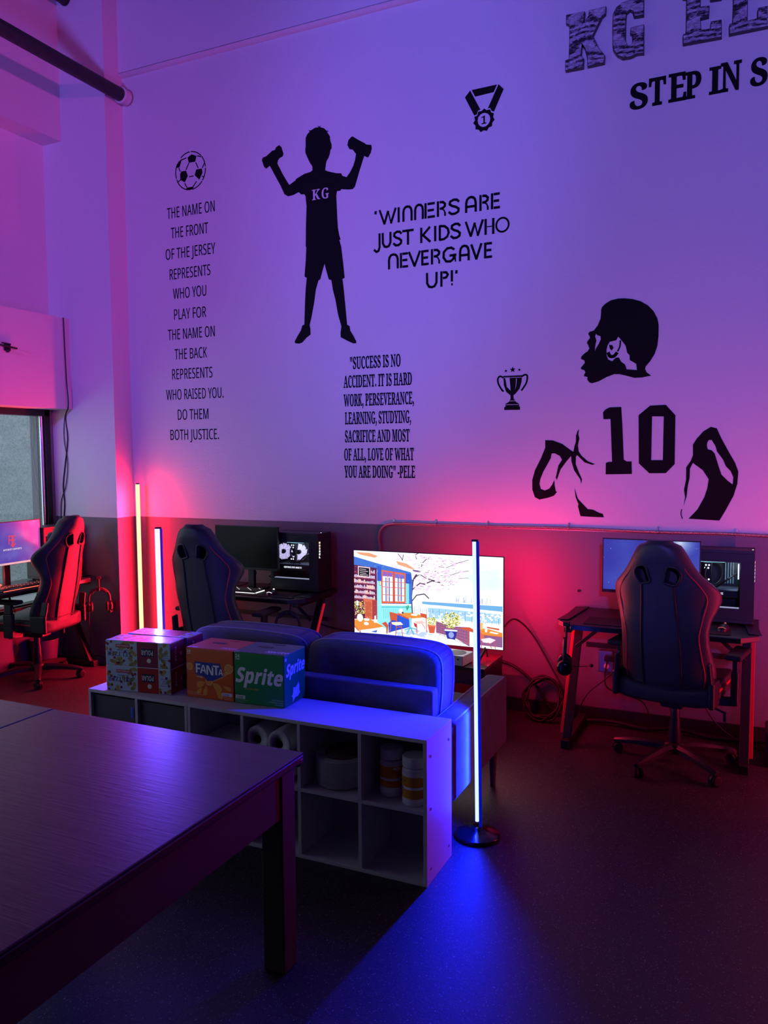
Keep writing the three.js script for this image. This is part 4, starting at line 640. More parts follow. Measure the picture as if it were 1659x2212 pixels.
    F('#d86a4c', '1210,1035 1285,1055 1285,1120 1210,1105'); F('#f4dcea', '1258,1100 1330,1088 1385,1110 1340,1140 1275,1130'); S(red, 6, '1270,1120 1262,1180'); S(red, 6, '1375,1120 1380,1190'); S(red, 6, '1320,1135 1350,1185'); S(red, 6, '1150,1010 1145,1140'); S(red, 6, '1240,1110 1235,1170'); S('#6b5a70', 4, '1215,820 1245,890 1240,940'); for (let i = 0; i < 20; i++) blob('#fbf4f8', 1225 + rnd() * 70, 870 + rnd() * 70, 8, 6);
    for (let i = 0; i < 90; i++) blob('rgba(255,255,255,.85)', 100 + rnd() * 560, 330 + rnd() * 560, 2, 2);
  });
  const screen = mesh('screen', at(new THREE.PlaneGeometry(2 * w - 0.01, y1 - y0 - 0.01), 0, (y0 + y1) / 2, 0.0008), std({ color: rgb(0.01, 0.01, 0.01), roughness: 0.25, emissive: rgb(1, 1, 1), emissiveMap: pic, emissiveIntensity: 1.25 }), t);
  const face = new THREE.RectAreaLight(rgb(1, 0.93, 0.95), 0.7, 2 * w - 0.05, y1 - y0 - 0.05); face.position.set(0, (y0 + y1) / 2, 0.01); face.rotation.y = Math.PI; t.add(face);
  // red light strips on the back edges
  const red = glow(2.6, 0.35, 0.2), ly = y1 - 0.03;
  mesh('back_light_strip', [rbox(w - 0.028, w - 0.02, y0 + 0.05, ly, -0.022, -0.012, 0.002)], red, t); mesh('back_light_strip', [rbox(-0.1, w - 0.05, ly - 0.006, ly + 0.004, -0.022, -0.012, 0.002)], red, t);
  const a = new THREE.RectAreaLight(rgb(...L.tvStrip.color), L.tvStrip.power, 0.014, 0.5); a.position.set(w - 0.018, (y0 + y1) / 2, -0.024); a.lookAt(w + 1, (y0 + y1) / 2, -0.75); t.add(a);
  const b = new THREE.RectAreaLight(rgb(...L.tvStrip.color), L.tvStrip.power * 0.55, 0.55, 0.012); b.position.set(0.2, ly - 0.08, -0.058); b.lookAt(0.2, ly + 0.3, -0.9); t.add(b);
  mesh('back_light_strip', [rbox(-w * 0.6, w - 0.08, y0 + 0.024, y0 + 0.032, -0.058, -0.05, 0.002)], red, t);  // lower strip added to redden the stand top
  const c = new THREE.RectAreaLight(rgb(...L.tvStrip.color), L.tvStrip.power * 0.8, 0.85, 0.008); c.position.set(0.05, y0 + 0.022, -0.054); t.add(c);
  scene.updateMatrixWorld(true); c.lookAt(t.position.x + 0.05, 0, t.position.z - 0.03); a.lookAt(t.position.x + w + 1, (y0 + y1) / 2, t.position.z - 0.75); b.lookAt(t.position.x + 0.2, ly + 0.3, t.position.z - 0.9);
}
{
  const t = thing('game_console', 'flat white game console with round black vent lying on the stand', 'game console', [-1.735, 0.44, -4.69], -0.12);
  mesh('console_body', rbox(-0.1375, 0.1375, 0.004, 0.067, -0.0755, 0.0755, 0.004, 3), M.whitePlastic, t);
  mesh('vent', cyl(0.058, 0.058, 0.003, 0.062, 0.0672, 0, 48), M.plastic, t, 'round black vent');
  mesh('disc_panel', rbox(-0.1, -0.03, 0.014, 0.056, 0.0745, 0.0762, 0.001), M.plastic, t);
  mesh('power_button', cyl(0.006, 0.006, 0.002, 0.105, 0.045, 0.0762, 20, Math.PI / 2), M.plastic, t);
  for (const x of [-0.1, 0.1]) mesh('foot', cyl(0.01, 0.01, 0.004, x, 0.002, 0.03, 16), M.rubber, t);
}
{
  const t = thing('handheld_console', 'black handheld console with side controllers standing in its dock', 'game console', [-2.255, 0.44, -4.7], 0.03);
  mesh('dock', rbox(-0.085, 0.085, 0, 0.1, -0.02, 0.022, 0.006, 3), M.plastic, t);
  mesh('console_screen', rbox(-0.087, 0.087, 0.022, 0.125, -0.008, 0.006, 0.003), M.glossBlack, t);
  for (const s of [-1, 1]) { const c = mesh('controller', rbox(s > 0 ? 0.088 : -0.122, s > 0 ? 0.122 : -0.088, 0.022, 0.126, -0.009, 0.008, 0.014, 5), std({ color: s > 0 ? rgb(0.09, 0.02, 0.022) : rgb(0.03, 0.05, 0.06), roughness: 0.5 }), t); mesh('stick', cyl(0.007, 0.009, 0.008, s * 0.105, s > 0 ? 0.062 : 0.1, 0.011, 18, Math.PI / 2), M.rubber, c); for (const [dx, dy] of [[0, 0.008], [0, -0.008], [0.008, 0], [-0.008, 0]]) mesh('button', cyl(0.003, 0.003, 0.003, s * 0.105 + dx, (s > 0 ? 0.1 : 0.062) + dy, 0.009, 12, Math.PI / 2), M.rubber, c); }
}

// ---------------------------------------------------------------- gaming desks
function desk(label, pos, turn, W = 1.09, D = 0.58, strip = M.redTrim) {                // origin at floor, front edge at +z
  const t = thing('gaming_desk', label, 'desk', pos, turn), w = W / 2, d = D / 2, h = 0.75;
  const s = new THREE.Shape(); const c = 0.09; s.moveTo(-w, -d); s.lineTo(w, -d); s.lineTo(w, d - c); s.lineTo(w - c, d); s.lineTo(-w + c, d); s.lineTo(-w, d - c); s.closePath();
  const top = new THREE.ExtrudeGeometry(s, { depth: 0.022, bevelEnabled: true, bevelSize: 0.004, bevelThickness: 0.004, bevelSegments: 2, bevelOffset: -0.004 });
  mesh('desktop', at(top, 0, h - 0.004, 0, Math.PI / 2).translate(0, 0, 0), M.carbon, t);
  for (const k of [-1, 1]) {
    mesh('end_wing', [bar([k * (w - 0.06), h + 0.004, -d + 0.02], [k * (w - 0.02), h + 0.004, d - c - 0.02], 0.07, 0.006, 0.003)], M.plastic, t);
    const leg = mesh('leg', [bar([k * (w - 0.06), 0.03, d - 0.05], [k * (w - 0.06), h - 0.05, -0.14], 0.05, 0.03, 0.004), rbox(k * (w - 0.06) - 0.026, k * (w - 0.06) + 0.026, 0.01, 0.05, -d + 0.02, d - 0.0, 0.006), rbox(k * (w - 0.06) - 0.022, k * (w - 0.06) + 0.022, h - 0.06, h - 0.026, -d + 0.03, d - 0.05, 0.004)], M.darkMetal, t);
    mesh('brace', bar([k * (w - 0.065), h * 0.74, 0.01], [k * (w - 0.25), h - 0.03, 0.02], 0.022, 0.012, 0.003), M.darkMetal, leg);
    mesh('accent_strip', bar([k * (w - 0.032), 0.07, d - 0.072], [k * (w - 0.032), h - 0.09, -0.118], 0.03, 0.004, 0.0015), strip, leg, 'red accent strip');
    for (const z of [d - 0.02, -d + 0.05]) mesh('foot_pad', rbox(k * (w - 0.06) - 0.024, k * (w - 0.06) + 0.024, 0, 0.012, z - 0.03, z + 0.02, 0.004), M.rubber, leg);
  }
  mesh('back_rail', rbox(-w + 0.08, w - 0.08, 0.5, 0.53, -d + 0.03, -d + 0.05, 0.003), M.darkMetal, t);
  mesh('front_lip', rbox(-w + c, w - c, h - 0.03, h - 0.004, d - 0.001, d + 0.003, 0.001), M.glossBlack, t);
  return t;
}
desk('black gaming desk at the right with angled legs, behind the nearest chair', [-0.505, 0, -4.945], 0);
desk('black gaming desk with red leg strips between the violet lamp and television', [-3.375, 0, -4.98], 0, 1.09, 0.58, glow(0.42, 0.008, 0.016, 0.05));  // red light on these leg strips imitated by a glow of their own
desk('black gaming desk under the window, partly behind the red lit chair', [-5.205, 0, -4.47], Math.PI / 2, 1.09, 0.48);
function hook(label, pos, turn) { const t = thing('headset_hook', label, 'hook', pos, turn); mesh('hook_body', tube([[0, 0.05, 0], [0, 0.02, 0.005], [0, -0.02, 0.01], [0, -0.045, 0.03], [0, -0.04, 0.055], [0, -0.015, 0.06]], 0.008, 24, 8), M.plastic, t); mesh('mount_plate', rbox(-0.018, 0.018, 0.045, 0.07, -0.02, 0.02, 0.004), M.plastic, t); return t; }
function headset(label, pos, turn, tilt = 0) {
  const t = thing('headset', label, 'headset', pos, turn); t.rotation.z = tilt;   // origin under the top of the band
  const pts = []; for (let i = 0; i <= 14; i++) { const a = Math.PI * i / 14; pts.push([Math.cos(a) * 0.082, -0.085 + Math.sin(a) * 0.085, 0]); }
  mesh('headband', tube([[0.084, -0.125, 0], ...pts, [-0.084, -0.125, 0]], 0.011, 48, 10), M.plastic, t);
  mesh('band_pad', tube(pts.slice(3, 12).map(([x, y, z]) => [x * 0.9, y - 0.006, z]), 0.013, 30, 10), M.leatherTrim, t);
  for (const s of [-1, 1]) { const cup = mesh('ear_cup', at(lathe([[0.001, -0.018], [0.034, -0.018], [0.042, -0.008], [0.044, 0.006], [0.04, 0.018], [0.024, 0.024], [0.001, 0.025]], 36), s * 0.084, -0.15, 0, 0, 0, -s * Math.PI / 2), M.glossBlack, t); mesh('ear_pad', at(new THREE.TorusGeometry(0.03, 0.013, 12, 32), s * 0.062, -0.15, 0, 0, Math.PI / 2), M.leatherTrim, cup); mesh('accent_ring', at(new THREE.TorusGeometry(0.036, 0.0022, 8, 36), s * 0.1, -0.15, 0, 0, Math.PI / 2), M.redTrim, cup, 'red accent ring'); }
  const mic = mesh('microphone', tube([[0.09, -0.17, 0.02], [0.1, -0.185, 0.06], [0.095, -0.18, 0.12], [0.08, -0.172, 0.15]], 0.0025, 24, 6), M.plastic, t); mesh('foam_tip', at(new THREE.SphereGeometry(0.011, 16, 12), 0.078, -0.17, 0.155), M.rubber, mic);
  return t;
}
hook('black headset hook under the left end of the right hand desk', [-0.99, 0.69, -4.68], 0);
headset('black headset with boom microphone hanging from the right hand desk', [-0.99, 0.665, -4.635], 1.78);
hook('black headset hook under the end of the desk with red leg strips', [-2.93, 0.69, -4.75], 0);
headset('black headset hanging low at the end of the desk beside the television', [-2.93, 0.665, -4.705], 0.5);
hook('black headset hook at the end of the window desk', [-4.935, 0.69, -4.985], 0.785);
headset('black headset hanging from the window desk in front of the pillar', [-4.905, 0.665, -4.955], 0.785);

// ---------------------------------------------------------------- monitors
function monitor(label, pos, turn, w, h, mat, group) {               // pos: centre of the screen face
  const t = thing('monitor', label, 'monitor', [pos[0], 0.752, pos[2]], turn, group), cy = pos[1] - 0.752;
  mesh('casing', [rbox(-w / 2, w / 2, cy - h / 2, cy + h / 2, -0.022, -0.002, 0.004), rbox(-w * 0.3, w * 0.3, cy - h * 0.35, cy + h * 0.2, -0.055, -0.02, 0.012)], M.plastic, t);
  mesh('bezel', [rbox(-w / 2, w / 2, cy - h / 2, cy - h / 2 + 0.018, -0.003, 0.0012, 0.001), rbox(-w / 2, w / 2, cy + h / 2 - 0.006, cy + h / 2, -0.003, 0.0012, 0.001), rbox(-w / 2, -w / 2 + 0.006, cy - h / 2, cy + h / 2, -0.003, 0.0012, 0.001), rbox(w / 2 - 0.006, w / 2, cy - h / 2, cy + h / 2, -0.003, 0.0012, 0.001)], M.plastic, t);
  mesh('screen', at(new THREE.PlaneGeometry(w - 0.01, h - 0.022), 0, cy + 0.006, 0), mat, t);
  mesh('stand', [rbox(-0.028, 0.028, 0.006, cy, -0.085, -0.055, 0.006), rbox(-0.1, 0.1, 0, 0.01, -0.16, 0.03, 0.004)], M.darkMetal, t);
  return t;
}
const screenMat = (tex, k) => std({ color: rgb(0.006, 0.006, 0.007), roughness: 0.22, emissive: rgb(1, 1, 1), emissiveMap: tex, emissiveIntensity: k });
{
  const stars = canvas(768, 448, (c, w, h) => {
    const g = c.createLinearGradient(0, 0, w, h); g.addColorStop(0, '#3f40b4'); g.addColorStop(0.6, '#3a36ae'); g.addColorStop(1, '#4a62c8'); c.fillStyle = g; c.fillRect(0, 0, w, h);
    for (let i = 0; i < 26; i++) { const x = rnd() * w, y = rnd() * h, q = c.createRadialGradient(x, y, 0, x, y, 120); q.addColorStop(0, 'rgba(90,120,220,.16)'); q.addColorStop(1, 'rgba(90,120,220,0)'); c.fillStyle = q; c.fillRect(x - 120, y - 120, 240, 240); }
    const q = c.createRadialGradient(w * 0.8, 10, 5, w * 0.8, 10, 150); q.addColorStop(0, '#d8e8ff'); q.addColorStop(1, 'rgba(120,160,240,0)'); c.fillStyle = q; c.fillRect(w * 0.5, 0, w * 0.5, 200);
    for (let i = 0; i < 70; i++) { c.fillStyle = `rgba(235,240,255,${0.3 + rnd() * 0.7})`; c.beginPath(); c.arc(rnd() * w, rnd() * h, 0.8 + rnd() * rnd() * 3.4, 0, 7); c.fill(); }
    c.fillStyle = '#ff5a7a'; c.font = 'bold 40px sans-serif'; c.fillText('AE', 395, 200); c.fillStyle = '#ffe8f0'; c.font = 'bold 22px sans-serif'; c.fillText('AFFINITY ESPORTS', 330, 232);
  });
  monitor('wide monitor with blue starfield, behind the nearest gaming chair', [-0.5525, 1.074, -4.93], 0, 0.555, 0.328, screenMat(stars, 0.85));
  monitor('dark switched off monitor beside the lit computer with fans', [-3.42, 1.068, -4.93], 0, 0.556, 0.326, phys({ color: rgb(0.005, 0.005, 0.006), roughness: 0.3, specularIntensity: 0.35 }));
  const logo = canvas(768, 448, (c, w, h) => {
    const g = c.createLinearGradient(0, 0, w, 0); g.addColorStop(0, '#5b45b6'); g.addColorStop(0.55, '#6a4cc0'); g.addColorStop(1, '#b64fb4'); c.fillStyle = g; c.fillRect(0, 0, w, h);
    for (let i = 0; i < 30; i++) { const x = w * (0.3 + rnd() * 0.7), y = rnd() * h, r = 40 + rnd() * 90, q = c.createRadialGradient(x, y, 0, x, y, r); q.addColorStop(0, 'rgba(150,160,240,.2)'); q.addColorStop(1, 'rgba(150,160,240,0)'); c.fillStyle = q; c.fillRect(x - r, y - r, 2 * r, 2 * r); }
    c.strokeStyle = '#ff4a6a'; c.lineWidth = 12; c.lineJoin = 'miter'; const x = 395, y = 155; c.beginPath(); c.moveTo(x - 42, y + 90); c.lineTo(x - 42, y); c.lineTo(x - 2, y); c.lineTo(x - 2, y + 112); c.moveTo(x - 42, y + 45); c.lineTo(x + 38, y + 45); c.moveTo(x + 14, y); c.lineTo(x + 44, y); c.moveTo(x + 14, y); c.lineTo(x + 14, y + 118); c.moveTo(x + 44, y + 84); c.lineTo(x + 6, y + 122); c.lineTo(x - 22, y + 96); c.stroke();
    c.fillStyle = '#fff0f4'; c.font = 'bold 27px sans-serif'; c.textAlign = 'center'; c.fillText('AFFINITY ESPORTS', 395, 312);
  });
  const m = monitor('monitor under the window showing a red logo on purple', [-5.2, 1.09, -4.365], Math.PI / 2, 0.56, 0.335, screenMat(logo, 0.8));
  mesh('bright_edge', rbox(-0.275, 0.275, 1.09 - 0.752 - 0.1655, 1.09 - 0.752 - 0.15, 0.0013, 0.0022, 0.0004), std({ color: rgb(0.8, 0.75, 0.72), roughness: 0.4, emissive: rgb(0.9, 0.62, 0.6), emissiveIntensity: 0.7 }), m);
}

// ---------------------------------------------------------------- computers with glass sides
function computer(label, pos, turn, detail) {                        // glass side faces +z, front faces +x; origin at bottom centre
  const t = thing('desktop_computer', label, 'computer', pos, turn), w = 0.2, h = 0.435, d = 0.1, p = 0.006;
  mesh('case_shell', [rbox(-w, w, 0.012, 0.03, -d, d, 0.003), rbox(-w, w, h - 0.02, h, -d, d, 0.004), rbox(-w, -w + p, 0.03, h - 0.02, -d, d, 0.002), rbox(w - 0.03, w, 0.03, h - 0.02, -d, d, 0.003), rbox(-w + p, w - 0.03, 0.03, h - 0.02, -d, -d + p, 0.002)], M.plastic, t);
  for (const [x, z] of [[-1, -1], [1, -1], [-1, 1], [1, 1]]) mesh('foot', cyl(0.014, 0.012, 0.012, x * (w - 0.04), 0.006, z * (d - 0.03), 16), M.rubber, t);
  const door = mesh('side_frame', [rbox(-w, w, h - 0.07, h - 0.018, d - 0.004, d + 0.001, 0.001), rbox(-w, w, 0.03, 0.095, d - 0.004, d + 0.001, 0.001), rbox(w - 0.075, w, 0.095, h - 0.07, d - 0.004, d + 0.001, 0.001), rbox(-w, -w + 0.02, 0.095, h - 0.07, d - 0.004, d + 0.001, 0.001)], M.darkMetal, t);
  mesh('glass', box(-w + 0.02, w - 0.075, 0.095, h - 0.07, d - 0.003, d - 0.001), M.smoked, door);
  const board = mesh('mainboard', rbox(-w + 0.02, w - 0.06, 0.1, h - 0.05, -d + 0.008, -d + 0.014, 0.001), std({ color: rgb(0.02, 0.025, 0.03), roughness: 0.5 }), t);
  for (let i = 0; i < 4; i++) mesh('memory_stick', rbox(0.04 + i * 0.014, 0.045 + i * 0.014, 0.22, 0.345, -d + 0.014, -d + 0.05, 0.001), glow(0.12, 0.25, 0.35, 0.1), board);
  mesh('cooler', rbox(-0.075, -0.03, 0.205, 0.35, -d + 0.014, 0.03, 0.004), M.plastic, t);
  const cool = t.children[t.children.length - 1];
  for (const [y, x] of [[0.335, -0.062], [0.335, -0.045], [0.318, -0.066], [0.318, -0.049], [0.25, -0.062], [0.25, -0.045], [0.232, -0.066], [0.232, -0.049]]) mesh('indicator_light', cyl(0.0052, 0.0052, 0.002, x, y, 0.0308, 12, Math.PI / 2), glow(2.2, 2.2, 2.4), cool);
  mesh('light_bar', rbox(-0.1, 0.04, 0.354, 0.36, -0.03, 0.035, 0.002), glow(0.7, 1.5, 1.7), t);
  for (const [x, on] of [[-0.155, detail], [-0.022, detail]]) {
    const f = mesh('fan', at(new THREE.TorusGeometry(0.066, 0.007, 10, 40), x, 0.282, -0.01, 0, 0.8), M.plastic, t);
    if (!on) continue;
    const blades = []; for (let k = 0; k < 9; k++) { const b = new THREE.BoxGeometry(0.046, 0.036, 0.0016); b.translate(0.04, 0, 0); b.rotateX(0.35); b.rotateZ(k * Math.PI * 2 / 9); b.rotateY(0.8); b.translate(x, 0.282, -0.01); blades.push(b); }
    mesh('blades', blades, std({ color: rgb(0.7, 0.7, 0.75), roughness: 0.5, emissive: rgb(0.75, 0.62, 0.95), emissiveIntensity: 1.1 }), f); mesh('fan_hub', at(new THREE.CylinderGeometry(0.017, 0.017, 0.016, 24), x, 0.282, -0.004, Math.PI / 2, 0, 0), M.plastic, f);
  }
  const card = mesh('graphics_card', rbox(-w + 0.03, w - 0.085, 0.155, 0.195, -d + 0.014, 0.055, 0.005), std({ color: rgb(0.03, 0.03, 0.04), roughness: 0.4 }), t);
  mesh('card_lettering', at(fit(font.bold, 'GEFORCE RTX 4060 TI', -0.115, 0.035, 0.168, 0.18, 0, 0.001), 0, 0, 0.0556), glow(1.8, 1.8, 1.9), card);
  mesh('card_plate', rbox(-w + 0.03, w - 0.085, 0.195, 0.198, -d + 0.014, 0.05, 0.001), std({ color: rgb(0.5, 0.55, 0.65), roughness: 0.3, metalness: 0.6 }), card);
  mesh('lower_light_bar', rbox(-w + 0.02, w - 0.078, 0.096, 0.1, 0.06, 0.088, 0.0015), std({ color: rgb(0.6, 0.6, 0.7), roughness: 0.4, emissive: rgb(0.45, 0.45, 0.62), emissiveIntensity: 1 }), t);
  mesh('power_cable', tube([[-0.01, 0.2, 0.0], [0.02, 0.225, 0.04], [0.06, 0.26, 0.045], [0.105, 0.29, 0.0]], 0.006, 24, 8), M.cable, t);
  const inner = new THREE.PointLight(rgb(0.75, 0.8, 1), 0.05); inner.position.set(0.09, 0.33, 0.05); inner.shadow.radius = 1; t.add(inner);
  mesh('inner_light', cyl(0.004, 0.004, 0.09, 0.115, 0.31, 0.07, 10), glow(1.6, 1.6, 1.7), t);
  // lettering down the front, and the power light
  const hues = [[2, 1.9, 1.6], [1.8, 2, 1.9], [1.6, 1.9, 2.1], [2.2, 1.7, 1.3], [2, 1.5, 1.2], [2.2, 1.2, 0.9]];
  [...'LEGION'].forEach((ch, i) => mesh('front_letter', at(fit(font.bold, ch, -0.008, 0.008, -0.006, 0.008, 0, 0.001), w + 0.0005, 0.262 + i * 0.021, 0.075, 0, Math.PI / 2, 0).rotateX(0), glow(...hues[i]), t));
  mesh('power_light', cyl(0.004, 0.004, 0.0015, w - 0.012, h + 0.0007, 0.03, 12), glow(2, 1.9, 2), t);
  return t;
}
computer('black computer with two glowing fans behind glass, beside the dark monitor', [-3.04, 0.752, -5.085], 0, true);
computer('black computer with lit glass side at the right frame edge', [-0.19, 0.752, -5.085], 0, false);
computer('dark computer half hidden by the red lit chair near the window', [-5.27, 0.752, -4.847], Math.PI / 2, false);

// ---------------------------------------------------------------- keyboards, mice, mats, cords on the desks
function keyboard(label, pos, turn, cfg) {
  const t = thing('keyboard', label, 'keyboard', pos, turn), w = 0.22, d = 0.066;
  mesh('keyboard_body', rbox(-w, w, 0, 0.016, -d, d, 0.005), M.plastic, t);
  const keyG = new RoundedBoxGeometry(0.0165, 0.009, 0.0165, 1, 0.002), keyM = std({ color: rgb(0.02, 0.02, 0.022), roughness: 0.5, emissive: rgb(...cfg), emissiveIntensity: 0.008 }), litM = glow(...cfg);
  const caps = [], lit = []; for (let r = 0; r < 5; r++) for (let c = 0; c < 22; c++) { if (r === 4 && c > 3 && c < 9) continue; const g = keyG.clone(); g.translate(-w + 0.0145 + c * 0.0196, 0.019, -d + 0.022 + r * 0.0205); (r * 7 + c * 3) % 5 === 0 ? lit.push(new THREE.BoxGeometry(0.006, 0.0008, 0.005).translate(-w + 0.0145 + c * 0.0196, 0.0239, -d + 0.022 + r * 0.0205)) : 0; caps.push(g); }
  const k = mesh('keys', caps, keyM, t); k.userData.kind = 'stuff';
  const q = mesh('key_legends', lit, litM, t); q.userData.kind = 'stuff';
  mesh('front_glow', [rbox(-w + 0.004, w - 0.004, 0.004, 0.009, d - 0.0012, d + 0.0008, 0.0004)], litM, t); mesh('side_glow', [rbox(w - 0.001, w + 0.0012, 0.004, 0.012, -d + 0.004, d - 0.004, 0.0004)], litM, t);
  return t;
}
function mouse(label, pos, turn, cfg) { const t = thing('mouse', label, 'mouse', pos, turn); mesh('mouse_body', at(new THREE.SphereGeometry(1, 32, 20, 0, Math.PI * 2, 0, Math.PI / 2).applyMatrix4(new THREE.Matrix4().makeScale(0.031, 0.036, 0.06)), 0, 0, 0), M.plastic, t); mesh('wheel', cyl(0.008, 0.008, 0.007, 0, 0.031, -0.03, 16, 0, 0, Math.PI / 2), glow(...cfg), t); mesh('glow_line', tube([[-0.02, 0.018, 0.04], [0, 0.025, 0.045], [0.02, 0.018, 0.04]], 0.0018, 16, 6), glow(...cfg), t); return t; }
function mouseMat(label, pos, turn, w, d) { const t = thing('desk_mat', label, 'mat', pos, turn); mesh('mat_sheet', rbox(-w / 2, w / 2, 0, 0.003, -d / 2, d / 2, 0.0014), M.mat, t); return t; }
mouseMat('black desk mat under the keyboard by the switched off monitor', [-3.35, 0.751, -4.85], 0, 0.8, 0.22);
keyboard('backlit keyboard with white glowing edge below the switched off monitor', [-3.47, 0.754, -4.84], 0.04, [1.5, 1.4, 1.45]);
mouse('black mouse with small white light beside the white lit keyboard', [-3.13, 0.754, -4.82], 0.1, [1.6, 1.5, 1.5]);
mouseMat('black desk mat on the desk at the right', [-0.5, 0.751, -4.81], 0, 0.8, 0.22);
keyboard('backlit keyboard mostly hidden behind the nearest chair', [-0.46, 0.754, -4.84], 0, [1.2, 1.3, 1.25]);
mouse('dark mouse right of the nearest chair on its desk', [-0.14, 0.754, -4.82], -0.2, [0.5, 0.1, 0.1]);
mouseMat('black desk mat on the desk by the window', [-5.08, 0.751, -4.42], 0, 0.22, 0.8);
keyboard('red lit keyboard on the desk below the window monitor', [-5.07, 0.754, -4.33], Math.PI / 2, [2.2, 0.25, 0.15]);
{ const t = thing('light_dock', 'red glowing dock with cords under the window monitor', 'dock', [-5.22, 0.752, -4.22], Math.PI / 2); mesh('dock_body', rbox(-0.06, 0.06, 0, 0.02, -0.045, 0.045, 0.006), M.plastic, t); mesh('glow_ring', at(new THREE.TorusGeometry(0.04, 0.006, 10, 36), 0, 0.026, 0, Math.PI / 2), glow(2.4, 0.2, 0.12), t); const l = new THREE.PointLight(rgb(1, 0.05, 0.03), 0.25); l.position.set(0, 0.075, 0); t.add(l); }

// ---------------------------------------------------------------- gaming chairs
const evaluator = new Evaluator(); evaluator.attributes = ['position', 'normal', 'uv']; evaluator.useGroups = false;
const BACKW = [[0.44, 0.194], [0.47, 0.226], [0.52, 0.244], [0.6, 0.248], [0.68, 0.237], [0.76, 0.228], [0.82, 0.228], [0.88, 0.239], [0.93, 0.260], [0.975, 0.277], [1.01, 0.279], [1.04, 0.268], [1.07, 0.244], [1.1, 0.214], [1.13, 0.189], [1.17, 0.163], [1.21, 0.141], [1.25, 0.119], [1.275, 0.100], [1.292, 0.074]];
const leanZ = (y) => 0.2 + (y - 0.45) * 0.2;
const wingK = (y) => 0.03 + 0.085 * Math.exp(-(((y - 0.99) / 0.1) ** 2)) + 0.05 * Math.exp(-(((y - 0.58) / 0.14) ** 2));
const backLine = (x, y, out = 0) => { const u = Math.min(1, Math.abs(x) / lerpTable(BACKW, y)); return [x, y, leanZ(y) + 0.045 * Math.sqrt(Math.max(0.02, 1 - u ** 4)) - wingK(y) * u ** 2.6 + out]; };
function backShell() {
  const rows = [], N = 72;
  for (let j = 0; j <= 58; j++) {
    const y = 0.44 + (1.3 - 0.44) * j / 58, w = lerpTable(BACKW, Math.min(y, 1.292)) * (y > 1.285 ? 0.8 : 1), end = Math.min(1, Math.min(y - 0.43, 1.31 - y) / 0.03), th = (0.045 + 0.012 * Math.exp(-(((y - 1.22) / 0.06) ** 2))) * Math.sqrt(Math.max(0.08, end));
    rows.push(Array.from({ length: N }, (_, i) => { const a = i / N * Math.PI * 2, x = w * spow(Math.cos(a), 0.62), u = Math.abs(x) / w, s = spow(Math.sin(a), 0.7); return [x, y, leanZ(y) + s * th * (s < 0 ? 1 + 0.5 * u * u : 1) - wingK(y) * u ** 2.6]; }));
  }
  return loft(rows.map((r) => r.slice().reverse()));
}
const holeShape = (s) => { const k = [[0.036, 1.082], [0.052, 1.158], [0.072, 1.168], [0.104, 1.156], [0.118, 1.12], [0.1, 1.078], [0.075, 1.07]].map(([x, y]) => new THREE.Vector2(s * x, y)); return new THREE.SplineCurve([...k, k[0]]).getPoints(48).slice(0, -1); };
const backGeo = (() => {
  let b = new Brush(backShell()); b.updateMatrixWorld();
  for (const s of [-1, 1]) { const g = new THREE.ExtrudeGeometry(new THREE.Shape(holeShape(s)), { depth: 0.5, bevelEnabled: false }); g.translate(0, 0, 0.05); const h = new Brush(g); h.updateMatrixWorld(); b = evaluator.evaluate(b, h, SUBTRACTION); b.updateMatrixWorld(); }
  const g = b.geometry; g.deleteAttribute('normal'); g.deleteAttribute('uv'); const m = toCreasedNormals(mergeVertices(g, 1e-4), 0.7);
  const p = m.attributes.position, uv = new Float32Array(p.count * 2); for (let i = 0; i < p.count; i++) { uv[2 * i] = p.getX(i); uv[2 * i + 1] = p.getY(i); } m.setAttribute('uv', new THREE.BufferAttribute(uv, 2)); return m;
})();
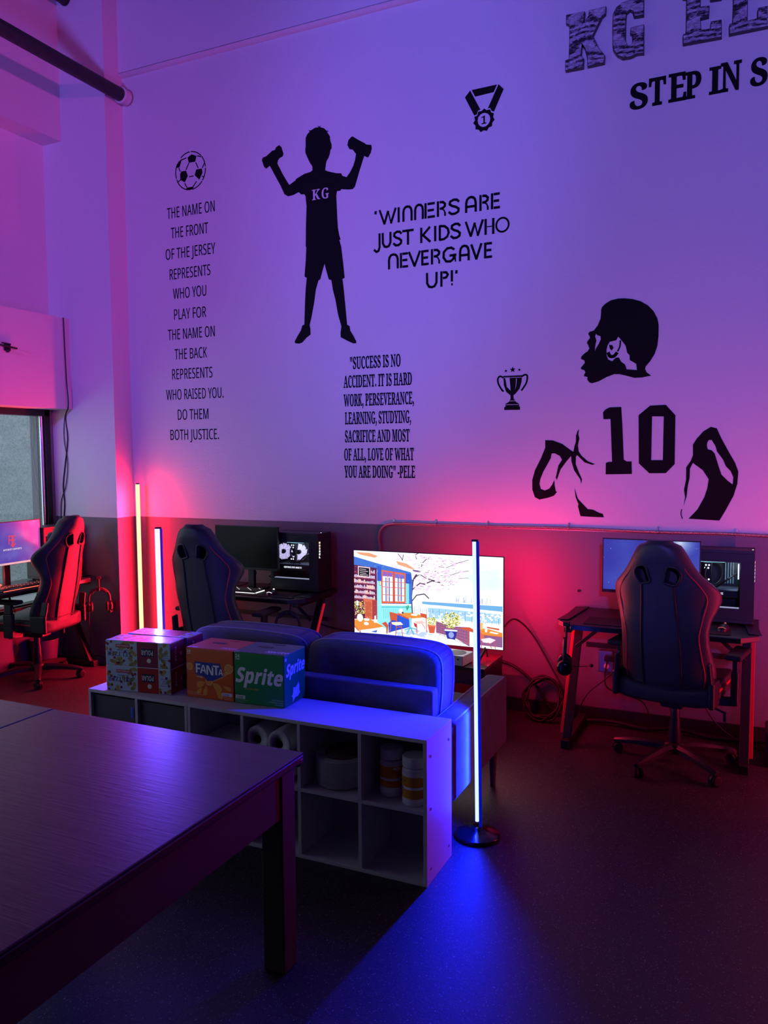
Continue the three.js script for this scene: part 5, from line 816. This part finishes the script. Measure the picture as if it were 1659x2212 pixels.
function makeChair() {
  const t = thing('gaming_chair', 'x', 'chair');
  const back = mesh('backrest', backGeo, M.leather, t);
  for (const s of [-1, 1]) {
    mesh('harness_rim', tube(holeShape(s).filter((_, i) => i % 3 === 0).map((v) => backLine(v.x, v.y, 0.002)), 0.0075, 60, 8, true), M.leatherTrim, back);
    mesh('seam_welt', tube([[0.082, 1.072], [0.084, 1.0], [0.09, 0.9], [0.097, 0.78], [0.1, 0.66], [0.098, 0.56], [0.095, 0.5]].map(([x, y]) => backLine(s * x, y, 0.001)), 0.0065, 50, 8), M.leatherTrim, back);
    mesh('side_welt', tube([[0.1, 1.235], [0.118, 1.19], [0.15, 1.13], [0.196, 1.07], [0.226, 1.0], [0.208, 0.9], [0.19, 0.8], [0.196, 0.68], [0.206, 0.58], [0.2, 0.5]].map(([x, y]) => backLine(s * x, y, 0.0)), 0.0045, 60, 6), M.redTrim, back);
  }
  mesh('headrest_seam', tube([-0.105, -0.05, 0, 0.05, 0.105].map((x) => backLine(x, 1.182 - 0.006 * Math.abs(x) * 10, 0.001)), 0.005, 30, 8), M.leatherTrim, back);
  mesh('lower_seam', tube([-0.2, -0.1, 0, 0.1, 0.2].map((x) => backLine(x, 0.515, 0.001)), 0.005, 30, 8), M.leatherTrim, back);
  mesh('head_pillow', at(new RoundedBoxGeometry(0.27, 0.15, 0.07, 5, 0.033), 0, 1.105, leanZ(1.105) - 0.083, -0.2), M.leather, t);
  mesh('lumbar_pillow', at(new RoundedBoxGeometry(0.3, 0.17, 0.08, 5, 0.038), 0, 0.7, leanZ(0.7) - 0.085, -0.2), M.leather, t);
  // seat with raised side bolsters
  const srow = (z, k, lift) => Array.from({ length: 48 }, (_, i) => { const a = i / 48 * Math.PI * 2, x = 0.255 * k * spow(Math.cos(a), 0.5), s = spow(Math.sin(a), 0.5); return [x, 0.455 + lift + s * 0.05 * k + (s > 0 ? 0.035 * (Math.abs(x) / 0.255) ** 3 : 0), z]; });
  mesh('seat', loft([srow(0.255, 0.5, 0), srow(0.245, 0.9, 0), srow(0.22, 0.98, 0), srow(0.0, 1, 0), srow(-0.2, 1.0, 0.005), srow(-0.26, 0.96, 0.005), srow(-0.29, 0.8, 0), srow(-0.3, 0.45, -0.005)].map((r) => r.slice().reverse()).reverse()), M.leather, t);
  for (const s of [-1, 1]) mesh('seat_side_trim', tube([[s * 0.247, 0.475, 0.2], [s * 0.254, 0.485, 0.05], [s * 0.254, 0.488, -0.15], [s * 0.235, 0.48, -0.26]], 0.008, 30, 8), M.redTrim, t);
  for (const s of [-1, 1]) mesh('hinge_cover', [rbox(s > 0 ? 0.236 : -0.268, s > 0 ? 0.268 : -0.236, 0.42, 0.56, 0.14, 0.27, 0.014, 3), bar([s * 0.25, 0.5, 0.235], [s * 0.238, 0.66, 0.262], 0.022, 0.05, 0.008)], M.plastic, t);
  mesh('seat_mechanism', [rbox(-0.13, 0.13, 0.385, 0.41, -0.13, 0.13, 0.006), rbox(-0.06, 0.06, 0.34, 0.387, -0.09, 0.09, 0.012)], M.darkMetal, t);
  const lever = mesh('tilt_lever', tube([[0.08, 0.37, 0.02], [0.2, 0.368, 0.03], [0.27, 0.352, 0.04]], 0.006, 16, 8), M.darkMetal, t); mesh('lever_knob', at(new RoundedBoxGeometry(0.02, 0.055, 0.03, 3, 0.009), 0.275, 0.33, 0.042), M.plastic, lever);
  for (const s of [-1, 1]) {
    const a = mesh('armrest', [bar([s * 0.17, 0.395, 0.0], [s * 0.315, 0.41, 0.0], 0.05, 0.02, 0.005), rbox(s * 0.315 - 0.02, s * 0.315 + 0.02, 0.395, 0.58, -0.04, 0.04, 0.01, 3), rbox(s * 0.315 - 0.014, s * 0.315 + 0.014, 0.57, 0.655, -0.03, 0.03, 0.006)], M.plastic, t);
    mesh('arm_pad', at(new RoundedBoxGeometry(0.088, 0.03, 0.27, 4, 0.014), s * 0.318, 0.668, -0.03), M.rubber, a);
  }
  mesh('gas_lift', lathe([[0.001, 0.07], [0.033, 0.07], [0.033, 0.2], [0.029, 0.202], [0.028, 0.27], [0.024, 0.272], [0.024, 0.345], [0.001, 0.345]], 28), M.plastic, t);
  mesh('base_hub', lathe([[0.001, 0.065], [0.05, 0.068], [0.056, 0.085], [0.052, 0.118], [0.034, 0.128], [0.001, 0.128]], 30), M.plastic, t);
  for (let k = 0; k < 5; k++) {
    const A = (k * 72 - 18) * D2R, dir = V(Math.sin(A), 0, Math.cos(A)), sec = (r, y, w, h) => { const n = V(dir.z, 0, -dir.x), o = []; for (const [a, b] of [[-0.5, -0.5], [0.5, -0.5], [0.5, 0.15], [0.22, 0.5], [-0.22, 0.5], [-0.5, 0.15]]) o.push([dir.x * r + n.x * a * w, y + b * h, dir.z * r + n.z * a * w]); return o; };
    const legG = toCreasedNormals(loft([sec(0.03, 0.096, 0.062, 0.05), sec(0.12, 0.1, 0.054, 0.044), sec(0.24, 0.088, 0.044, 0.034), sec(0.335, 0.072, 0.036, 0.026), sec(0.345, 0.07, 0.03, 0.02)]), 0.5);
    mesh('base_leg', legG, M.darkMetal, t);
    const c = [dir.x * 0.325, 0.029, dir.z * 0.325], roll = A + 0.9 + k * 0.7, ax = V(Math.cos(roll), 0, -Math.sin(roll));
    const wheels = [-1, 1].map((s) => { const g = lathe([[0.001, -0.01], [0.02, -0.01], [0.028, -0.007], [0.0285, 0.006], [0.024, 0.01], [0.001, 0.01]], 28); g.applyMatrix4(new THREE.Matrix4().makeRotationFromQuaternion(new THREE.Quaternion().setFromUnitVectors(V(0, 1, 0), ax))); g.translate(c[0] + ax.x * s * 0.0155, c[1], c[2] + ax.z * s * 0.0155); return g; });
    const cast = mesh('caster', wheels, M.rubber, t); mesh('caster_hood', [at(new THREE.CylinderGeometry(0.031, 0.031, 0.012, 24, 1, false, 0, Math.PI), 0, 0, 0, Math.PI / 2, 0, 0).applyMatrix4(new THREE.Matrix4().compose(V(c[0], 0.031, c[2]), new THREE.Quaternion().setFromAxisAngle(V(0, 1, 0), roll + Math.PI / 2), V(1, 1, 1))), cyl(0.0075, 0.0075, 0.03, c[0], 0.056, c[2], 12)], M.plastic, cast);
  }
  return t;
}
{
  const a = makeChair(), put = (o, x, z, turn, label) => { o.position.set(x, 0, z); o.rotation.y = turn * D2R; o.userData.label = label; };
  const copy = () => { const o = a.clone(); o.name = numbered('gaming_chair'); o.userData = { ...a.userData }; scene.add(o); return o; };
  put(a, -0.378, -4.68, -11, 'black gaming chair at the right, seen from behind before the starfield monitor');
  put(copy(), -3.375, -4.6, 2, 'black gaming chair in front of the switched off monitor, above the sofa back');
  const red = copy(); for (const c of red.children) if (/^(base_leg|caster)/.test(c.name)) c.rotation.y = 36 * D2R;
  put(red, -5.12, -4.5, 102, 'gaming chair lit red from behind, facing the window desk');
}

// ---------------------------------------------------------------- pipes, conduit, cords and small fittings
{
  const t = thing('ceiling_pipe', 'long black pipe running beside the pillar to the back wall', 'pipe');
  mesh('pipe_body', cyl(0.052, 0.052, 6.2, -4.71, 4.655, -2.08, 32, Math.PI / 2), std({ color: rgb(0.02, 0.018, 0.02), roughness: 0.5 }), t);
  mesh('end_collar', [at(new THREE.TorusGeometry(0.056, 0.01, 12, 36), -4.71, 4.655, -5.165), cyl(0.06, 0.06, 0.06, -4.71, 4.655, -5.2, 32, Math.PI / 2)], M.wall, t, 'pale plaster collar at the wall end');
  mesh('wall_plate', rbox(-4.775, -4.762, 4.6, 4.83, -5.2, -5.045, 0.002), M.wall, t);
  const s = thing('ceiling_pipe', 'short black pipe end at the very top of the picture', 'pipe', [-5.15, 5.44, -4.4]);
  mesh('pipe_body', cyl(0.05, 0.05, 1.2, 0, 0, -0.05, 28, Math.PI / 2), std({ color: rgb(0.02, 0.018, 0.02), roughness: 0.5 }), s);
  mesh('end_cap', cyl(0.053, 0.053, 0.02, 0, 0, -0.645, 28, Math.PI / 2), M.darkMetal, s);
}
{
  const t = thing('wall_bracket', 'small dark metal bracket on the header above the window', 'bracket', [-5.23, 2.59, -4.42], Math.PI / 2);
  mesh('base_plate', rbox(-0.03, 0.03, -0.025, 0.025, 0, 0.008, 0.003), M.darkMetal, t); mesh('bracket_arm', [bar([-0.09, 0.012, 0.02], [0.07, -0.002, 0.03], 0.014, 0.014, 0.004), bar([-0.06, 0.03, 0.02], [0.02, 0.026, 0.02], 0.01, 0.01, 0.003)], M.darkMetal, t); mesh('knob', at(new THREE.SphereGeometry(0.016, 18, 12), -0.01, -0.025, 0.02), M.darkMetal, t);
}
{
  const a = thing('hanging_cable', 'dark cable hanging down the header beside the pillar', 'cable');
  mesh('cord', tube([[-5.221, 2.9, -4.98], [-5.224, 2.7, -4.985], [-5.222, 2.4, -4.99], [-5.222, 2.165, -5.0], [-5.3, 2.1, -5.042], [-5.29, 1.9, -5.044], [-5.33, 1.68, -5.044], [-5.36, 1.5, -5.044], [-5.35, 1.36, -5.044], [-5.37, 1.2, -5.044]], 0.0045, 90, 6), M.cable, a);
  const b = thing('hanging_cable', 'second thin cable crossing the first beside the window frame', 'cable');
  mesh('cord', tube([[-5.222, 2.16, -4.995], [-5.31, 2.09, -5.043], [-5.33, 1.92, -5.043], [-5.3, 1.7, -5.043], [-5.33, 1.5, -5.043], [-5.385, 1.38, -5.043], [-5.4, 1.2, -5.043]], 0.0035, 70, 6), M.cable, b);
}
{
  const t = thing('metal_conduit', 'flexible metal conduit clipped along the top of the grey wall band', 'conduit');
  const tex = noiseMap(64, (x) => 0.5 + 0.5 * Math.sin(x * Math.PI / 8)); const m = std({ color: rgb(0.5, 0.48, 0.48), roughness: 0.35, metalness: 0.85, bumpMap: rep(tex, 130, 1), bumpScale: 0.003 });
  mesh('conduit_body', tube([[-2.46, 0.75, -5.236], [-2.462, 1.06, -5.236], [-2.468, 1.17, -5.236], [-2.43, 1.232, -5.236], [-2.36, 1.253, -5.236], [-2.03, 1.258, -5.236], [-1.65, 1.258, -5.236], [-1.1, 1.262, -5.236], [-0.55, 1.256, -5.236], [-0.1, 1.258, -5.236], [0.4, 1.245, -5.236]], 0.0105, 220, 10), m, t);
  for (const [x, y] of [[-2.355, 1.254], [-2.03, 1.258], [-1.65, 1.258], [-1.1, 1.262], [-0.545, 1.256], [-0.1, 1.258]]) mesh('clip', [at(new THREE.TorusGeometry(0.0125, 0.0022, 8, 20), x, y, -5.235, 0, Math.PI / 2), rbox(x - 0.007, x + 0.007, y + 0.01, y + 0.034, -5.25, -5.245, 0.002)], M.steel, t);
}
{
  const t = thing('wall_outlet', 'metal double wall outlet with a plug, behind the right hand desk', 'outlet', [-0.85, 0.408, -5.25]);
  mesh('outlet_box', rbox(-0.045, 0.045, -0.07, 0.07, 0, 0.045, 0.004), M.steel, t); mesh('face_plate', rbox(-0.036, 0.036, -0.062, 0.062, 0.044, 0.048, 0.002), M.steel, t);
  for (const y of [-0.028, 0.028]) mesh('socket', cyl(0.017, 0.017, 0.004, 0.008, y, 0.048, 24, Math.PI / 2), M.whitePlastic, t);
  const p = thing('power_adapter', 'black power plug sticking out of the metal wall outlet', 'plug', [-0.835, 0.438, -5.2]); mesh('plug_body', rbox(-0.016, 0.07, -0.016, 0.018, 0, 0.045, 0.006, 3), M.plastic, p);
}
const cord = (label, pts, r = 0.0042, seg = 80) => { const t = thing('cord', label, 'cord'); mesh('cord_body', tube(pts, r, seg, 6), M.cable, t); return t; };
cord('black cord sagging from the outlet plug under the right hand desk', [[-0.83, 0.43, -5.17], [-0.845, 0.33, -5.17], [-0.83, 0.26, -5.15], [-0.72, 0.23, -5.13], [-0.6, 0.2, -5.1], [-0.56, 0.1, -5.1], [-0.58, 0.012, -5.12]], 0.0055);
cord('thin cord running from behind the chair down to the left desk foot', [[-0.5, 0.5, -5.1], [-0.72, 0.42, -5.12], [-0.85, 0.3, -5.14], [-0.95, 0.2, -5.14], [-1.0, 0.08, -5.13], [-0.99, 0.012, -5.1]]);
cord('black cord sloping down the wall from television to cable coil', [[-1.46, 0.62, -4.9], [-1.42, 0.66, -5.1], [-1.34, 0.56, -5.2], [-1.2, 0.34, -5.2], [-1.1, 0.18, -5.16], [-1.06, 0.03, -5.12]], 0.006);
cord('thick dark hose lying low along the wall beside the television stand', [[-1.75, 0.36, -5.2], [-1.5, 0.33, -5.21], [-1.4, 0.28, -5.21], [-1.3, 0.2, -5.2], [-1.2, 0.06, -5.2], [-1.1, 0.02, -5.2]], 0.01);
cord('black cord hanging straight behind the nearest chair base', [[-0.42, 0.5, -5.14], [-0.46, 0.3, -5.14], [-0.44, 0.16, -5.14], [-0.4, 0.06, -5.13], [-0.36, 0.012, -5.1]]);
cord('thin cord curving to the floor right of the nearest chair', [[-0.32, 0.5, -5.12], [-0.28, 0.3, -5.12], [-0.18, 0.12, -5.12], [-0.02, 0.02, -5.1], [0.1, 0.01, -5.05]]);
cord('black cord looping from the dark monitor behind the lit keyboard', [[-3.62, 0.89, -5.04], [-3.6, 0.82, -5.06], [-3.66, 0.765, -5.0], [-3.55, 0.76, -5.06], [-3.47, 0.82, -5.1], [-3.42, 0.87, -5.06]]);
cord('tangled black cord hanging between dark monitor and lit computer', [[-3.33, 0.9, -5.1], [-3.29, 0.8, -5.12], [-3.35, 0.77, -5.12], [-3.27, 0.85, -5.13], [-3.36, 0.83, -5.14], [-3.28, 0.79, -5.15], [-3.3, 0.757, -5.12]]);
cord('cord running low along the wall from desk leg to television', [[-2.95, 0.48, -5.2], [-2.8, 0.45, -5.21], [-2.6, 0.44, -5.21], [-2.5, 0.45, -5.2]], 0.006);
cord('black cord dangling below the window desk against the bright window', [[-5.3, 0.74, -4.4], [-5.33, 0.62, -4.43], [-5.36, 0.5, -4.42]], 0.005);
cord('second black cord spreading sideways below the window desk', [[-5.3, 0.74, -4.41], [-5.33, 0.64, -4.44], [-5.37, 0.5, -4.52]], 0.005);
cord('thin headset cord trailing down in front of the grey pillar', [[-5.0, 0.48, -4.94], [-5.02, 0.36, -4.95], [-5.04, 0.2, -4.98], [-5.06, 0.02, -4.95]], 0.003);
cord('grey cord bundle on the floor along the wall under the right desk', [[-1.0, 0.02, -5.15], [-0.8, 0.03, -5.17], [-0.6, 0.02, -5.15], [-0.4, 0.035, -5.17], [-0.2, 0.02, -5.15], [0.1, 0.03, -5.16]], 0.014);
cord('black cord curling on the floor below the window desk', [[-5.2, 0.012, -4.9], [-5.1, 0.02, -4.97], [-5.0, 0.08, -5.0], [-4.92, 0.05, -5.02], [-4.85, 0.012, -4.95]], 0.005);
{
  const t = thing('cable_coil', 'coil of black cable leaning on the wall near the desk foot', 'cable'); const p = [];
  for (let i = 0; i <= 160; i++) { const a = i / 160 * Math.PI * 2 * 6, r = 0.118 + 0.014 * Math.sin(i * 0.37) + 0.006 * Math.sin(i * 1.3); p.push([-1.235 + Math.cos(a) * r, 0.139 + Math.sin(a) * r, -5.13 - 0.06 * Math.sin(a) + 0.02 * Math.sin(i * 0.21)]); }
  mesh('coil', tube(p, 0.006, 520, 6), M.cable, t);
}
{
  const t = thing('waste_bin', 'small dark waste bin on the floor by the pillar foot', 'bin', [-5.34, 0, -4.765]);
  mesh('bin_body', lathe([[0.001, 0], [0.085, 0], [0.09, 0.006], [0.112, 0.24], [0.115, 0.245], [0.11, 0.245], [0.086, 0.012], [0.001, 0.012]], 40), std({ color: rgb(0.08, 0.07, 0.12), roughness: 0.5 }), t);
}
{
  const t = thing('floor_box', 'made up low black box with red glowing bars at the right frame edge', 'equipment', [0.185, 0, -4.93]);  // made-up box for an unclear dark object; its red light is glowing bars
  mesh('box_body', rbox(-0.1, 0.1, 0.012, 0.2, -0.12, 0.12, 0.014, 3), M.plastic, t);
  for (let i = 0; i < 4; i++) mesh('front_bar', rbox(-0.08 + i * 0.012, -0.074 + i * 0.012, 0.1, 0.185, 0.12, 0.125, 0.002), i < 3 ? glow(1.6, 0.12, 0.1) : M.darkMetal, t);
  for (const x of [-0.07, 0.07]) mesh('foot', rbox(x - 0.015, x + 0.015, 0, 0.014, -0.1, 0.1, 0.003), M.rubber, t);
}
for (const [x, y, l] of [[-1.032, 0.852, 'small dark bolt head on the wall above the right hand desk']]) { const t = thing('wall_bolt', l, 'bolt', [x, y, -5.25]); mesh('bolt_head', cyl(0.009, 0.009, 0.008, 0, 0, 0.004, 16, Math.PI / 2), M.darkMetal, t); }

renderer.render(scene, camera);
